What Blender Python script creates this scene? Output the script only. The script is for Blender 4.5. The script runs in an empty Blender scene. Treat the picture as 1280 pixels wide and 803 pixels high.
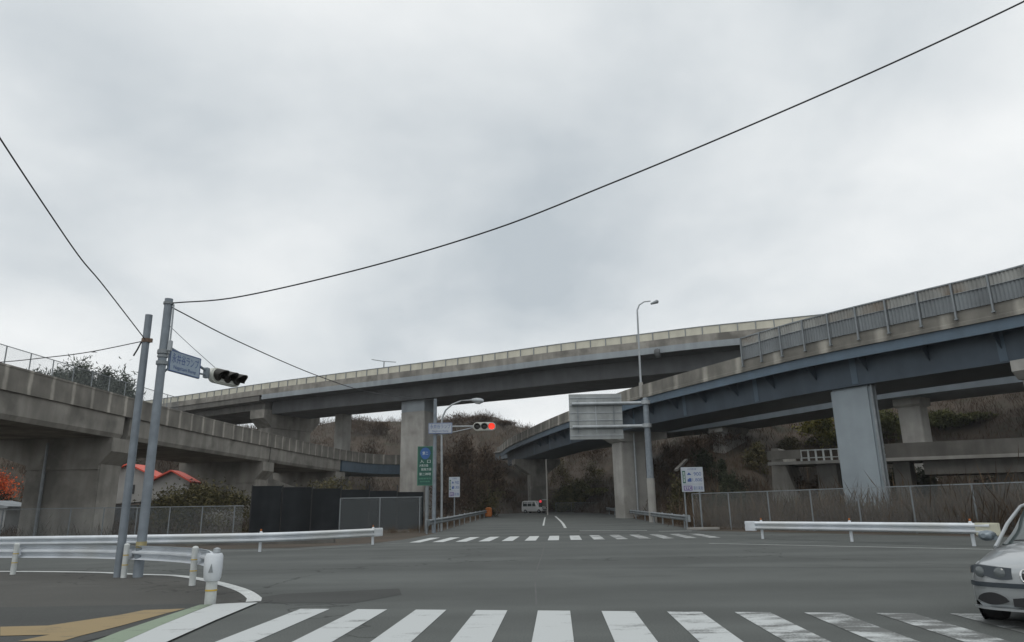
import bpy, math, random
import numpy as np
from mathutils import Vector, Matrix

random.seed(7)
rng = np.random.default_rng(7)
SC = bpy.context.scene
COL = SC.collection
PI = math.pi

# ------------------------------------------------------------------ camera
PITCH, ROLL, FPX, HC = math.radians(14.87), -0.016, 25 / 36 * 1280, 1.4
CM = Matrix.Rotation(PI / 2 + PITCH, 3, 'X') @ Matrix.Rotation(ROLL, 3, 'Z')
cd = bpy.data.cameras.new('camera')
cam = bpy.data.objects.new('camera', cd)
COL.objects.link(cam)
cam.matrix_world = Matrix.Translation((0, 0, HC)) @ CM.to_4x4()
cd.sensor_width, cd.lens = 36, 25
cd.clip_start, cd.clip_end = 0.1, 3000
SC.camera = cam
O = Vector((0, 0, HC))

# survey helpers: a sight line from the photographer's seat, and where it meets a height or a vertical plane
def ray(x, y):
    return CM @ Vector(((x - 640) / FPX, -(y - 401.5) / FPX, -1))
def at_z(x, y, z=0.0):
    d = ray(x, y)
    return O + d * ((z - HC) / d.z)
def at_y(x, y, Y):
    d = ray(x, y)
    return O + d * (Y / d.y)
def at_wall(x, y, a, b):
    d = ray(x, y)
    ax, ay, bx, by = a[0], a[1], b[0] - a[0], b[1] - a[1]
    t = (ax * by - ay * bx) / (d.x * by - d.y * bx)
    return O + d * t
def road_z(Y):
    return min(max(0.0, (Y - 45) * 0.0125), 1.05)

# ------------------------------------------------------------------ materials
MATS = {}
def lin(c):
    return tuple(((v / 255) / 12.92 if v / 255 <= .04045 else ((v / 255 + .055) / 1.055) ** 2.4) for v in c)
def mat(name, col, rough=.75, metal=0.0, var=.18, scale=1.5, streak=0.0, bump=0.0, fine=0.0, spec=.5, stain=None, coat=0.0):
    if name in MATS: return MATS[name]
    m = bpy.data.materials.new(name); m.use_nodes = True
    nt = m.node_tree; N = nt.nodes; L = nt.links
    b = N['Principled BSDF']
    b.inputs['Roughness'].default_value = rough
    b.inputs['Metallic'].default_value = metal
    b.inputs['Specular IOR Level'].default_value = spec
    if coat: b.inputs['Coat Weight'].default_value = coat
    tc = N.new('ShaderNodeTexCoord')
    def noise(sc, det=5, mapping=None):
        n = N.new('ShaderNodeTexNoise'); n.inputs['Scale'].default_value = sc; n.inputs['Detail'].default_value = det
        if mapping:
            mp = N.new('ShaderNodeMapping'); mp.inputs['Scale'].default_value = mapping
            L.new(tc.outputs['Object'], mp.inputs['Vector']); L.new(mp.outputs['Vector'], n.inputs['Vector'])
        else: L.new(tc.outputs['Object'], n.inputs['Vector'])
        return n
    def mulrange(src, lo, hi, a=.3, bb=.7):
        r = N.new('ShaderNodeMapRange'); r.inputs['From Min'].default_value = a; r.inputs['From Max'].default_value = bb
        r.inputs['To Min'].default_value = lo; r.inputs['To Max'].default_value = hi
        L.new(src, r.inputs['Value']); return r.outputs['Result']
    def mul(c, f):
        mx = N.new('ShaderNodeMix'); mx.data_type = 'RGBA'; mx.blend_type = 'MULTIPLY'; mx.inputs['Factor'].default_value = 1
        L.new(c, mx.inputs['A']); L.new(f, mx.inputs['B']); return mx.outputs['Result']
    rgb = N.new('ShaderNodeRGB'); rgb.outputs[0].default_value = (*col, 1)
    c = rgb.outputs[0]
    n0 = noise(scale)
    if var: c = mul(c, mulrange(n0.outputs['Fac'], 1 - var, 1 + var))
    if fine: c = mul(c, mulrange(noise(45, 3).outputs['Fac'], 1 - fine, 1 + fine))
    if streak:
        s = noise(1.0, 6, (1.1, 1.1, .2))
        c = mul(c, mulrange(s.outputs['Fac'], 1 - streak, 1 + streak * .35, .36, .64))
    if stain:
        s = noise(.35, 6)
        f = mulrange(s.outputs['Fac'], 0, 1, .52, .66)
        mx = N.new('ShaderNodeMix'); mx.data_type = 'RGBA'
        L.new(f, mx.inputs['Factor']); L.new(c, mx.inputs['A']); mx.inputs['B'].default_value = (*stain, 1)
        c = mx.outputs['Result']
    L.new(c, b.inputs['Base Color'])
    if bump:
        bp = N.new('ShaderNodeBump'); bp.inputs['Strength'].default_value = bump; bp.inputs['Distance'].default_value = .02
        L.new(noise(60, 3).outputs['Fac'], bp.inputs['Height']); L.new(bp.outputs['Normal'], b.inputs['Normal'])
    MATS[name] = m
    return m

def mat_leaf(name, cols, rough=.8):
    m = bpy.data.materials.new(name); m.use_nodes = True
    nt = m.node_tree; b = nt.nodes['Principled BSDF']
    a = nt.nodes.new('ShaderNodeAttribute'); a.attribute_name = 'tint'
    r = nt.nodes.new('ShaderNodeValToRGB')
    while len(r.color_ramp.elements) < len(cols): r.color_ramp.elements.new(.5)
    for i, c in enumerate(cols):
        r.color_ramp.elements[i].position = i / (len(cols) - 1); r.color_ramp.elements[i].color = (*c, 1)
    nt.links.new(a.outputs['Fac'], r.inputs['Fac']); nt.links.new(r.outputs['Color'], b.inputs['Base Color'])
    b.inputs['Roughness'].default_value = rough; b.inputs['Specular IOR Level'].default_value = .2
    return m

def mat_mesh(name, col, dens):
    """woven wire: thin diagonal wires with open gaps"""
    m = bpy.data.materials.new(name); m.use_nodes = True
    nt = m.node_tree; N = nt.nodes; L = nt.links
    b = N['Principled BSDF']; b.inputs['Base Color'].default_value = (*col, 1); b.inputs['Roughness'].default_value = .6
    tr = N.new('ShaderNodeBsdfTransparent'); mx = N.new('ShaderNodeMixShader')
    uv = N.new('ShaderNodeUVMap'); vals = []
    for sgn in (1, -1):
        sep = N.new('ShaderNodeSeparateXYZ'); L.new(uv.outputs['UV'], sep.inputs['Vector'])
        m1 = N.new('ShaderNodeMath'); m1.operation = 'MULTIPLY_ADD'; m1.inputs[1].default_value = sgn
        L.new(sep.outputs['Y'], m1.inputs[0]); L.new(sep.outputs['X'], m1.inputs[2])
        m2 = N.new('ShaderNodeMath'); m2.operation = 'MULTIPLY'; m2.inputs[1].default_value = 14; L.new(m1.outputs[0], m2.inputs[0])
        m3 = N.new('ShaderNodeMath'); m3.operation = 'FRACT'; L.new(m2.outputs[0], m3.inputs[0])
        m4 = N.new('ShaderNodeMath'); m4.operation = 'LESS_THAN'; m4.inputs[1].default_value = dens; L.new(m3.outputs[0], m4.inputs[0])
        vals.append(m4.outputs[0])
    m5 = N.new('ShaderNodeMath'); m5.operation = 'MAXIMUM'; L.new(vals[0], m5.inputs[0]); L.new(vals[1], m5.inputs[1])
    L.new(m5.outputs[0], mx.inputs['Fac']); L.new(tr.outputs[0], mx.inputs[1]); L.new(b.outputs[0], mx.inputs[2])
    L.new(mx.outputs[0], N['Material Output'].inputs['Surface'])
    return m

def mat_emit(name, col, strength):
    m = bpy.data.materials.new(name); m.use_nodes = True
    b = m.node_tree.nodes['Principled BSDF']
    b.inputs['Base Color'].default_value = (*col, 1)
    b.inputs['Emission Color'].default_value = (*col, 1); b.inputs['Emission Strength'].default_value = strength
    return m

def mat_parapet(name, col, pitch):
    """concrete parapet with pale joints every few metres and rain-dark panels between"""
    m = mat(name, col, .9, var=.22, scale=.8, streak=.22, fine=.08)
    nt = m.node_tree; N = nt.nodes; L = nt.links; b = N['Principled BSDF']
    src = b.inputs['Base Color'].links[0].from_socket
    uv = N.new('ShaderNodeUVMap'); sep = N.new('ShaderNodeSeparateXYZ'); L.new(uv.outputs['UV'], sep.inputs['Vector'])
    nz = N.new('ShaderNodeTexNoise'); nz.inputs['Scale'].default_value = 1.7; L.new(uv.outputs['UV'], nz.inputs['Vector'])
    ad = N.new('ShaderNodeMath'); ad.operation = 'MULTIPLY_ADD'; ad.inputs[1].default_value = .22
    L.new(nz.outputs['Fac'], ad.inputs[0]); L.new(sep.outputs['X'], ad.inputs[2])
    dv = N.new('ShaderNodeMath'); dv.operation = 'DIVIDE'; dv.inputs[1].default_value = pitch; L.new(ad.outputs[0], dv.inputs[0])
    fr = N.new('ShaderNodeMath'); fr.operation = 'PINGPONG'; fr.inputs[1].default_value = .5; L.new(dv.outputs[0], fr.inputs[0])
    r = N.new('ShaderNodeMapRange'); r.inputs['From Min'].default_value = .035; r.inputs['From Max'].default_value = .11
    r.inputs['To Min'].default_value = 1.75; r.inputs['To Max'].default_value = .88; L.new(fr.outputs[0], r.inputs['Value'])
    mx = N.new('ShaderNodeMix'); mx.data_type = 'RGBA'; mx.blend_type = 'MULTIPLY'; mx.inputs['Factor'].default_value = 1
    L.new(src, mx.inputs['A']); L.new(r.outputs['Result'], mx.inputs['B']); L.new(mx.outputs['Result'], b.inputs['Base Color'])
    return m

# ------------------------------------------------------------------ objects
def wloc(o):
    v = Vector((0, 0, 0))
    while o is not None:
        v += o.location; o = o.parent
    return v
def thing(name, label, cat, loc=(0, 0, 0), group=None):
    o = bpy.data.objects.new(name, None); COL.objects.link(o)
    o.empty_display_size = .3; o.location = loc
    o['label'] = label; o['category'] = cat
    if group: o['group'] = group
    return o
def tag(o, label, cat, group=None):
    o['label'] = label; o['category'] = cat
    if group: o['group'] = group
    return o
def inst(src, parent, loc, rz=0.0):
    c = src.copy(); COL.objects.link(c); c.parent = parent
    c.location = loc; c.rotation_euler = (0, 0, rz)
    return c
def copy_tree(o, parent=None):
    c = o.copy(); COL.objects.link(c); c.parent = parent
    for ch in list(o.children): copy_tree(ch, c)
    return c

class MB:
    def __init__(s): s.v = []; s.f = []; s.uv = []
    def add(s, vs, fs, uvs=None):
        n = len(s.v); s.v += [tuple(p) for p in vs]
        s.uv += (list(uvs) if uvs is not None else [(p[0], p[2]) for p in s.v[n:]])
        s.f += [tuple(i + n for i in f) for f in fs]; return s
    def box(s, c, size, rz=0.0, taper=1.0):
        hx, hy, hz = size[0] / 2, size[1] / 2, size[2] / 2
        co, si = math.cos(rz), math.sin(rz); vs = []
        for z, k in ((-hz, 1), (hz, taper)):
            for x, y in ((-hx, -hy), (hx, -hy), (hx, hy), (-hx, hy)):
                x *= k; y *= k
                vs.append((c[0] + x * co - y * si, c[1] + x * si + y * co, c[2] + z))
        return s.add(vs, [(0, 3, 2, 1), (4, 5, 6, 7), (0, 1, 5, 4), (1, 2, 6, 5), (2, 3, 7, 6), (3, 0, 4, 7)])
    def bar(s, p, q, w, h=None, up=(0, 0, 1)):
        p, q = Vector(p), Vector(q); h = h or w
        d = (q - p).normalized(); u = Vector(up)
        if abs(d.dot(u)) > .98: u = Vector((0, 1, 0))
        r = d.cross(u).normalized(); u = r.cross(d)
        vs = []
        for e in (p, q):
            for a, b in ((-1, -1), (1, -1), (1, 1), (-1, 1)): vs.append(e + r * (a * w / 2) + u * (b * h / 2))
        return s.add(vs, [(0, 3, 2, 1), (4, 5, 6, 7), (0, 1, 5, 4), (1, 2, 6, 5), (2, 3, 7, 6), (3, 0, 4, 7)])
    def tube(s, pts, r, n=10, r2=None):
        pts = [Vector(p) for p in pts]; k = len(pts); vs = []; fs = []
        ref = None
        for i, p in enumerate(pts):
            d = (pts[min(i + 1, k - 1)] - pts[max(i - 1, 0)]).normalized()
            if ref is None: ref = Vector((0, 0, 1)) if abs(d.z) < .9 else Vector((1, 0, 0))
            a = d.cross(ref).normalized(); b = d.cross(a).normalized(); ref = -b if False else ref
            if abs(d.dot(ref)) > .97: ref = a
            rr = r if r2 is None else r + (r2 - r) * i / (k - 1)
            for j in range(n):
                t = 2 * PI * j / n; vs.append(p + (a * math.cos(t) + b * math.sin(t)) * rr)
        for i in range(k - 1):
            for j in range(n):
                fs.append((i * n + j, i * n + (j + 1) % n, (i + 1) * n + (j + 1) % n, (i + 1) * n + j))
        fs.append(tuple(range(n))[::-1]); fs.append(tuple((k - 1) * n + j for j in range(n)))
        return s.add(vs, fs)
    def sweep(s, frames, prof, closed=True, caps=True):
        """frames: list of (pos, right normal, metres along); prof: list of (offset, dz)"""
        k = len(prof); vs = []; uvs = []; fs = []
        acc = [0]
        for i in range(1, k): acc.append(acc[-1] + math.dist(prof[i], prof[i - 1]))
        for (p, n, m) in frames:
            for (o, z), a in zip(prof, acc):
                vs.append((p[0] + n[0] * o, p[1] + n[1] * o, p[2] + z)); uvs.append((m, a))
        for i in range(len(frames) - 1):
            for j in range(k if closed else k - 1):
                a, b = j, (j + 1) % k
                fs.append((i * k + a, i * k + b, (i + 1) * k + b, (i + 1) * k + a))
        if closed and caps:
            fs.append(tuple(range(k))[::-1]); e = (len(frames) - 1) * k; fs.append(tuple(e + j for j in range(k)))
        return s.add(vs, fs, uvs)
    def prism(s, poly, d):
        """poly: 3-D outline, extruded by vector d"""
        k = len(poly); d = Vector(d); a = [Vector(p) for p in poly]
        return s.add(a + [p + d for p in a], [tuple(range(k))[::-1], tuple(range(k, 2 * k))] + [(i, (i + 1) % k, k + (i + 1) % k, k + i) for i in range(k)])
    def lathe(s, prof, c, axis=(0, 0, 1), n=16):
        """prof: (radius, along axis)"""
        ax = Vector(axis).normalized(); r = Vector((1, 0, 0)) if abs(ax.x) < .9 else Vector((0, 1, 0))
        a = ax.cross(r).normalized(); b = ax.cross(a); c = Vector(c); vs = []; fs = []
        for rad, h in prof:
            for j in range(n):
                t = 2 * PI * j / n; vs.append(c + ax * h + (a * math.cos(t) + b * math.sin(t)) * rad)
        for i in range(len(prof) - 1):
            for j in range(n): fs.append((i * n + j, i * n + (j + 1) % n, (i + 1) * n + (j + 1) % n, (i + 1) * n + j))
        fs.append(tuple(range(n))[::-1]); fs.append(tuple((len(prof) - 1) * n + j for j in range(n)))
        return s.add(vs, fs)
    def poly(s, pts): return s.add(pts, [tuple(range(len(pts)))])
    def build(s, name, m, parent=None, smooth=False, local=False, bevel=0.0):
        me = bpy.data.meshes.new(name)
        off = Vector((0, 0, 0)) if local else wloc(parent)
        me.from_pydata([Vector(p) - off for p in s.v], [], s.f)
        uvl = me.uv_layers.new(name='UVMap')
        idx = np.zeros(len(me.loops), dtype=np.int32); me.loops.foreach_get('vertex_index', idx)
        uvl.data.foreach_set('uv', np.array(s.uv, dtype=np.float32)[idx].ravel())
        import bmesh
        bm = bmesh.new(); bm.from_mesh(me); bmesh.ops.recalc_face_normals(bm, faces=bm.faces)
        if bevel:
            bmesh.ops.bevel(bm, geom=[e for e in bm.edges if e.is_manifold and e.calc_face_angle(0) > .6], offset=bevel, segments=2, affect='EDGES')
        bm.to_mesh(me); bm.free()
        if smooth:
            me.polygons.foreach_set('use_smooth', [True] * len(me.polygons))
            me.set_sharp_from_angle(angle=math.radians(40))
        me.materials.append(m)
        o = bpy.data.objects.new(name, me); COL.objects.link(o)
        if parent is not None: o.parent = parent
        return o

def cloud(name, m, parent, pts, size, tint, elong=1.0, upright=0.0):
    """many small leaf faces; pts (n,3) world, size (n,), tint (n,)"""
    n = len(pts); off = np.array(wloc(parent))
    a = rng.normal(size=(n, 3)); a /= np.linalg.norm(a, axis=1)[:, None]
    if upright: a[:, 2] = np.abs(a[:, 2]) + upright; a /= np.linalg.norm(a, axis=1)[:, None]
    b = np.cross(a, rng.normal(size=(n, 3))); b /= np.linalg.norm(b, axis=1)[:, None]
    s = size[:, None]
    P = pts - off
    q = np.stack([P - b * s * .5, P + a * s * elong * .55 - b * s * .1, P + a * s * elong, P + a * s * elong * .45 + b * s * .5], axis=1)
    me = bpy.data.meshes.new(name)
    me.vertices.add(4 * n); me.vertices.foreach_set('co', q.reshape(-1).astype(np.float32))
    me.loops.add(4 * n); me.loops.foreach_set('vertex_index', np.arange(4 * n, dtype=np.int32))
    me.polygons.add(n); me.polygons.foreach_set('loop_start', np.arange(0, 4 * n, 4, dtype=np.int32))
    at = me.attributes.new('tint', 'FLOAT', 'FACE'); at.data.foreach_set('value', np.clip(tint, 0, 1).astype(np.float32))
    me.update(calc_edges=True); me.validate(); me.materials.append(m)
    o = bpy.data.objects.new(name, me); COL.objects.link(o)
    if parent is not None: o.parent = parent
    return o

class Path:
    def __init__(s, pts, step=1.0):
        P = [Vector(p) for p in pts]
        P = [P[0] * 2 - P[1]] + P + [P[-1] * 2 - P[-2]]
        d = []
        for i in range(1, len(P) - 2):
            for k in range(40):
                t = k / 40; p0, p1, p2, p3 = P[i - 1:i + 3]
                d.append(.5 * ((2 * p1) + (p2 - p0) * t + (2 * p0 - 5 * p1 + 4 * p2 - p3) * t * t + (3 * p1 - p0 - 3 * p2 + p3) * t ** 3))
        d.append(P[-2]); s.d = d; s.s = [0]
        for i in range(1, len(d)): s.s.append(s.s[-1] + (d[i] - d[i - 1]).length)
        s.len = s.s[-1]
    def at(s, m):
        m = min(max(m, 0), s.len); i = int(np.searchsorted(s.s, m, side='right')) - 1; i = min(max(i, 0), len(s.d) - 2)
        t = (m - s.s[i]) / max(1e-9, s.s[i + 1] - s.s[i])
        p = s.d[i].lerp(s.d[i + 1], t)
        j, k = max(i - 6, 0), min(i + 7, len(s.d) - 1)
        g = s.d[k] - s.d[j]; g.z = 0; g.normalize()
        return p, Vector((g.y, -g.x, 0)), g
    def frames(s, a=0, b=None, step=1.0):
        b = s.len if b is None else b; n = max(1, int(math.ceil((b - a) / step)))
        return [(lambda q: (q[0], q[1], m))(s.at(m)) for m in [a + (b - a) * i / n for i in range(n + 1)]]
    def near(s, p):
        i = min(range(len(s.d)), key=lambda i: (s.d[i].x - p[0]) ** 2 + (s.d[i].y - p[1]) ** 2)
        return s.s[i]
    def at_px(s, x):
        def px(p):
            q = CM.transposed() @ (p - O); return 640 - FPX * q.x / q.z
        i = min(range(len(s.d)), key=lambda i: abs(px(s.d[i]) - x))
        return s.s[i]

def rect(o0, o1, z0, z1): return [(o0, z0), (o1, z0), (o1, z1), (o0, z1)]

def text(body, m, parent, centre, right, w, h, name='lettering', lift=.012, depth=.004):
    cu = bpy.data.curves.new(name, 'FONT'); cu.body = body; cu.align_x = 'CENTER'; cu.align_y = 'CENTER'; cu.fill_mode = 'FRONT'
    t = bpy.data.objects.new(name, cu); COL.objects.link(t)
    bpy.context.view_layer.update()
    me = bpy.data.meshes.new_from_object(t.evaluated_get(bpy.context.evaluated_depsgraph_get()))
    bpy.data.objects.remove(t); bpy.data.curves.remove(cu)
    co = np.array([v.co[:] for v in me.vertices])
    if not len(co): return None
    mn, mx = co.min(0), co.max(0); c = (mn + mx) / 2; e = np.maximum(mx - mn, 1e-6)
    sx, sy = w / e[0], h / e[1]
    R = Vector(right).normalized(); U = Vector((0, 0, 1)); Nn = R.cross(U) ; C0 = Vector(centre) - wloc(parent)
    for v, q in zip(me.vertices, co):
        v.co = C0 + R * float((q[0] - c[0]) * sx) + U * float((q[1] - c[1]) * sy) + Nn * lift
    me.materials.clear(); me.materials.append(m); me.name = name
    o = bpy.data.objects.new(name, me); COL.objects.link(o); o.parent = parent
    return o
# ------------------------------------------------------------------ palette
CONC = mat('old_concrete', (.29, .276, .248), .9, var=.24, scale=.5, streak=.22, stain=(.15, .143, .128), fine=.08)
CONC_P = mat('pale_concrete', (.36, .352, .33), .9, var=.16, scale=.7, streak=.16, stain=(.25, .242, .222), fine=.06)
CONC_D = mat('dark_concrete', (.145, .14, .128), .9, var=.25, scale=.5, streak=.2, fine=.08)
CONC_A = mat_parapet('parapet_concrete', (.235, .222, .196), 2.0)
CONC_C = mat_parapet('ramp_parapet_concrete', (.22, .21, .185), 4.0)
GREYST = mat('grey_painted_steel', (.29, .325, .35), .6, var=.1, scale=.5, streak=.12)
WEBST = mat('dark_box_girder', (.105, .111, .116), .7, var=.18, scale=.4, streak=.12)  # darker grey than the edge beam of the same girder
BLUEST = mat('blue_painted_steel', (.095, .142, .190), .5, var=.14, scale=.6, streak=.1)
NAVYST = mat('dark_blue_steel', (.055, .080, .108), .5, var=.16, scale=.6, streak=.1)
BGREY = mat('blue_grey_steel', (.13, .155, .175), .5, var=.12, scale=.5, streak=.1)
PIERST = mat('pier_paint', (.28, .325, .355), .5, var=.08, scale=.7, streak=.07)
CREAM = mat('cream_panel', (.62, .60, .50), .6, var=.08, scale=.8, streak=.08)
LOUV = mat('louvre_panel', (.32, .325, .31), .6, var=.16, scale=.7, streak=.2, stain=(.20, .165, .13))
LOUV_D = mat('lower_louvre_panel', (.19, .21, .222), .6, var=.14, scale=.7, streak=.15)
GALV = mat('galvanised_steel', (.40, .43, .45), .5, metal=.35, var=.12, scale=3, streak=.15)
GALV_D = mat('dull_galvanised_steel', (.26, .285, .30), .55, metal=.3, var=.14, scale=3, streak=.2)
POLE = mat('pole_grey', (.23, .265, .30), .55, metal=.2, var=.14, scale=4, streak=.15)
WHITE = mat('white_paint_steel', (.66, .70, .74), .38, var=.07, scale=2.5, streak=.10, stain=(.58, .60, .60))
DIRTYW = mat('dirty_white', (.60, .63, .62), .6, var=.14, scale=6, streak=.2)
BLACK = mat('black_plastic', (.018, .018, .02), .45, var=.1)
RUBBER = mat('rubber', (.022, .022, .023), .85, var=.1)
MESHM = mat_mesh('woven_wire', (.30, .33, .34), .085)
RUST = mat('rusty_orange', (.55, .17, .035), .8, var=.2, scale=8)
YEL = mat('yellow_band', (.55, .38, .06), .7, var=.15, scale=8)

# ------------------------------------------------------------------ land
TX = [-2500, -900, -400, 0, 200, 330, 430, 500, 560, 614, 646, 700, 760, 800, 880, 945, 985, 1100, 1280, 1700, 2600]
T_RF = [90, 90, 90, 84, 96, 108, 112, 122, 110, 112, 118, 125, 100, 74, 60, 60, 76, 82, 76, 76, 80]
T_RR = [170, 190, 200, 185, 180, 190, 195, 195, 180, 180, 185, 200, 190, 170, 150, 150, 165, 165, 155, 150, 150]
T_ER = [60, 90, 120, 122, 100, 96, 112, 109, 110, 117, 101, 92, 100, 112, 128, 140, 150, 165, 185, 180, 100]
def wob(x, y, f, s=0.0):
    return math.sin(x * f + s) * math.cos(y * f * .83 + 1.7 * s) + .5 * math.sin(x * f * 2.3 + y * f * 1.9 + s * 2)
def land(x, y):
    z = road_z(y) - .05
    R = math.hypot(x, y); az = math.atan2(x, y)
    if abs(az) > 1.35 or R < 40: return z
    col = 640 + 920 * math.tan(az)
    rf, rr, er = (float(np.interp(col, TX, T)) for T in (T_RF, T_RR, T_ER))
    if R <= rf: return z
    top = HC + er / 912 * rr
    t = min(1.0, (R - rf) / (rr - rf)); t = t * t * (3 - 2 * t) * .6 + t * .4
    fade = min(1, (1.35 - abs(az)) / .25)
    z += (top - z) * t * fade
    z += wob(x, y, .11) * 1.1 * min(1, t * 3) * (1 - .6 * t) * fade
    if R > rr: z -= (R - rr) * .12 * fade
    return max(z, -.05)

rad = [0, 4, 8, 14, 20, 26, 32, 38, 44, 50, 55, 60, 65, 70, 75, 80, 86, 92, 98, 104, 110, 118, 126, 134, 140, 145, 149, 153, 158, 163, 168, 173, 178, 182, 186, 190, 194, 198, 203, 210, 220, 260, 350, 600, 1200, 2500]
azs = [math.radians(a) for a in range(-180, -78, 6)] + [math.radians(-78 + .75 * i) for i in range(208)] + [math.radians(a) for a in range(78, 180, 6)]
g = MB(); vs = [(0, 0, -.05)]; fs = []
na = len(azs)
for r in rad[1:]:
    for a in azs:
        x, y = r * math.sin(a), r * math.cos(a); vs.append((x, y, land(x, y)))
for j in range(na): fs.append((0, 1 + (j + 1) % na, 1 + j))
for i in range(len(rad) - 2):
    for j in range(na):
        a, b = 1 + i * na + j, 1 + i * na + (j + 1) % na
        fs.append((a, b, b + na, a + na))
g.add(vs, fs)
SOIL = mat('dry_soil', (.060, .045, .032), .95, var=.35, scale=.25, fine=.25, bump=.4, stain=(.042, .038, .024))
o = g.build('ground', SOIL, smooth=True); o['kind'] = 'structure'

def asphalt(name, col, k=0.0):
    m = mat(name, col, .82, var=.15, scale=.35, fine=.24, bump=.25, stain=tuple(c * .86 for c in col), spec=.35)
    nt = m.node_tree; N = nt.nodes; L = nt.links; b = N['Principled BSDF']
    src = b.inputs['Base Color'].links[0].from_socket
    tc = N.new('ShaderNodeTexCoord')
    v = N.new('ShaderNodeTexVoronoi'); v.feature = 'DISTANCE_TO_EDGE'; v.inputs['Scale'].default_value = .11
    nz = N.new('ShaderNodeTexNoise'); nz.inputs['Scale'].default_value = .6; nz.inputs['Detail'].default_value = 6
    mp = N.new('ShaderNodeMix'); mp.data_type = 'VECTOR'; mp.inputs['Factor'].default_value = .3
    L.new(tc.outputs['Object'], nz.inputs['Vector']); L.new(tc.outputs['Object'], mp.inputs['A'])
    sc = N.new('ShaderNodeVectorMath'); sc.operation = 'SCALE'; sc.inputs['Scale'].default_value = 9; L.new(nz.outputs['Color'], sc.inputs[0])
    L.new(sc.outputs[0], mp.inputs['B']); L.new(mp.outputs['Result'], v.inputs['Vector'])
    r = N.new('ShaderNodeMapRange'); r.inputs['From Min'].default_value = .001; r.inputs['From Max'].default_value = .0045
    r.inputs['To Min'].default_value = .45; r.inputs['To Max'].default_value = 1; L.new(v.outputs['Distance'], r.inputs['Value'])
    # long tyre-polished bands across the junction
    n2 = N.new('ShaderNodeTexNoise'); n2.inputs['Scale'].default_value = 1; n2.inputs['Detail'].default_value = 4
    m2 = N.new('ShaderNodeMapping'); m2.inputs['Scale'].default_value = (.05, .42, 1); m2.inputs['Rotation'].default_value = (0, 0, .05)
    L.new(tc.outputs['Object'], m2.inputs['Vector']); L.new(m2.outputs['Vector'], n2.inputs['Vector'])
    r2 = N.new('ShaderNodeMapRange'); r2.inputs['From Min'].default_value = .35; r2.inputs['From Max'].default_value = .65
    r2.inputs['To Min'].default_value = .80; r2.inputs['To Max'].default_value = 1.16; L.new(n2.outputs['Fac'], r2.inputs['Value'])
    c = src
    for f in (r.outputs['Result'], r2.outputs['Result']):
        mx = N.new('ShaderNodeMix'); mx.data_type = 'RGBA'; mx.blend_type = 'MULTIPLY'; mx.inputs['Factor'].default_value = 1
        L.new(c, mx.inputs['A']); L.new(f, mx.inputs['B']); c = mx.outputs['Result']
    L.new(c, b.inputs['Base Color'])
    return m
ASPH = asphalt('worn_asphalt', (.093, .101, .096))
ASPH_D = asphalt('newer_asphalt', (.060, .063, .060))
PAVE = asphalt('pavement_asphalt', (.078, .077, .070))

def sheet(name, pts, m, dz):
    s = MB(); s.poly([(p[0], p[1], (p[2] if len(p) > 2 else 0) + dz) for p in pts])
    o = s.build(name, m); o['kind'] = 'structure'; return o
def ribbon(name, pts, w, m, dz, zf=road_z):
    p = Path([(q[0], q[1], 0) for q in pts]); s = MB(); fr = p.frames(step=.5)
    s.sweep([((q[0], q[1], zf(q[1]) + dz), n, a) for q, n, a in fr], [(-w / 2, 0), (w / 2, 0)], closed=False)
    o = s.build(name, m); o['kind'] = 'structure'; return o

near = [(-60, -40), (60, -40), (60, -14), (45, -2), (29, 20.5), (22.3, 28), (18, 33.6), (14.2, 39.8), (12.2, 43.5), (11.2, 45), (-5.3, 45), (-5.6, 40), (-6.4, 35), (-9.3, 31), (-21, 31.6), (-60, 34)]
sheet('junction_road', near, ASPH, 0)
s = MB(); Ys = [45 + 2.5 * i for i in range(37)]; vs = []; fs = []
for Y in Ys:
    k = (Y - 45) / 50
    wl = 5.3 - 2.0 * k - (0 if Y < 105 else (Y - 105) * -1.2); wr = 11.2 + 1.3 * k + (0 if Y < 105 else (Y - 105) * 1.2)
    vs += [(-wl, Y, road_z(Y)), (wr, Y, road_z(Y))]
for i in range(len(Ys) - 1): fs.append((2 * i, 2 * i + 1, 2 * i + 3, 2 * i + 2))
s.add(vs, fs); o = s.build('far_road', ASPH); o['kind'] = 'structure'

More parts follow.
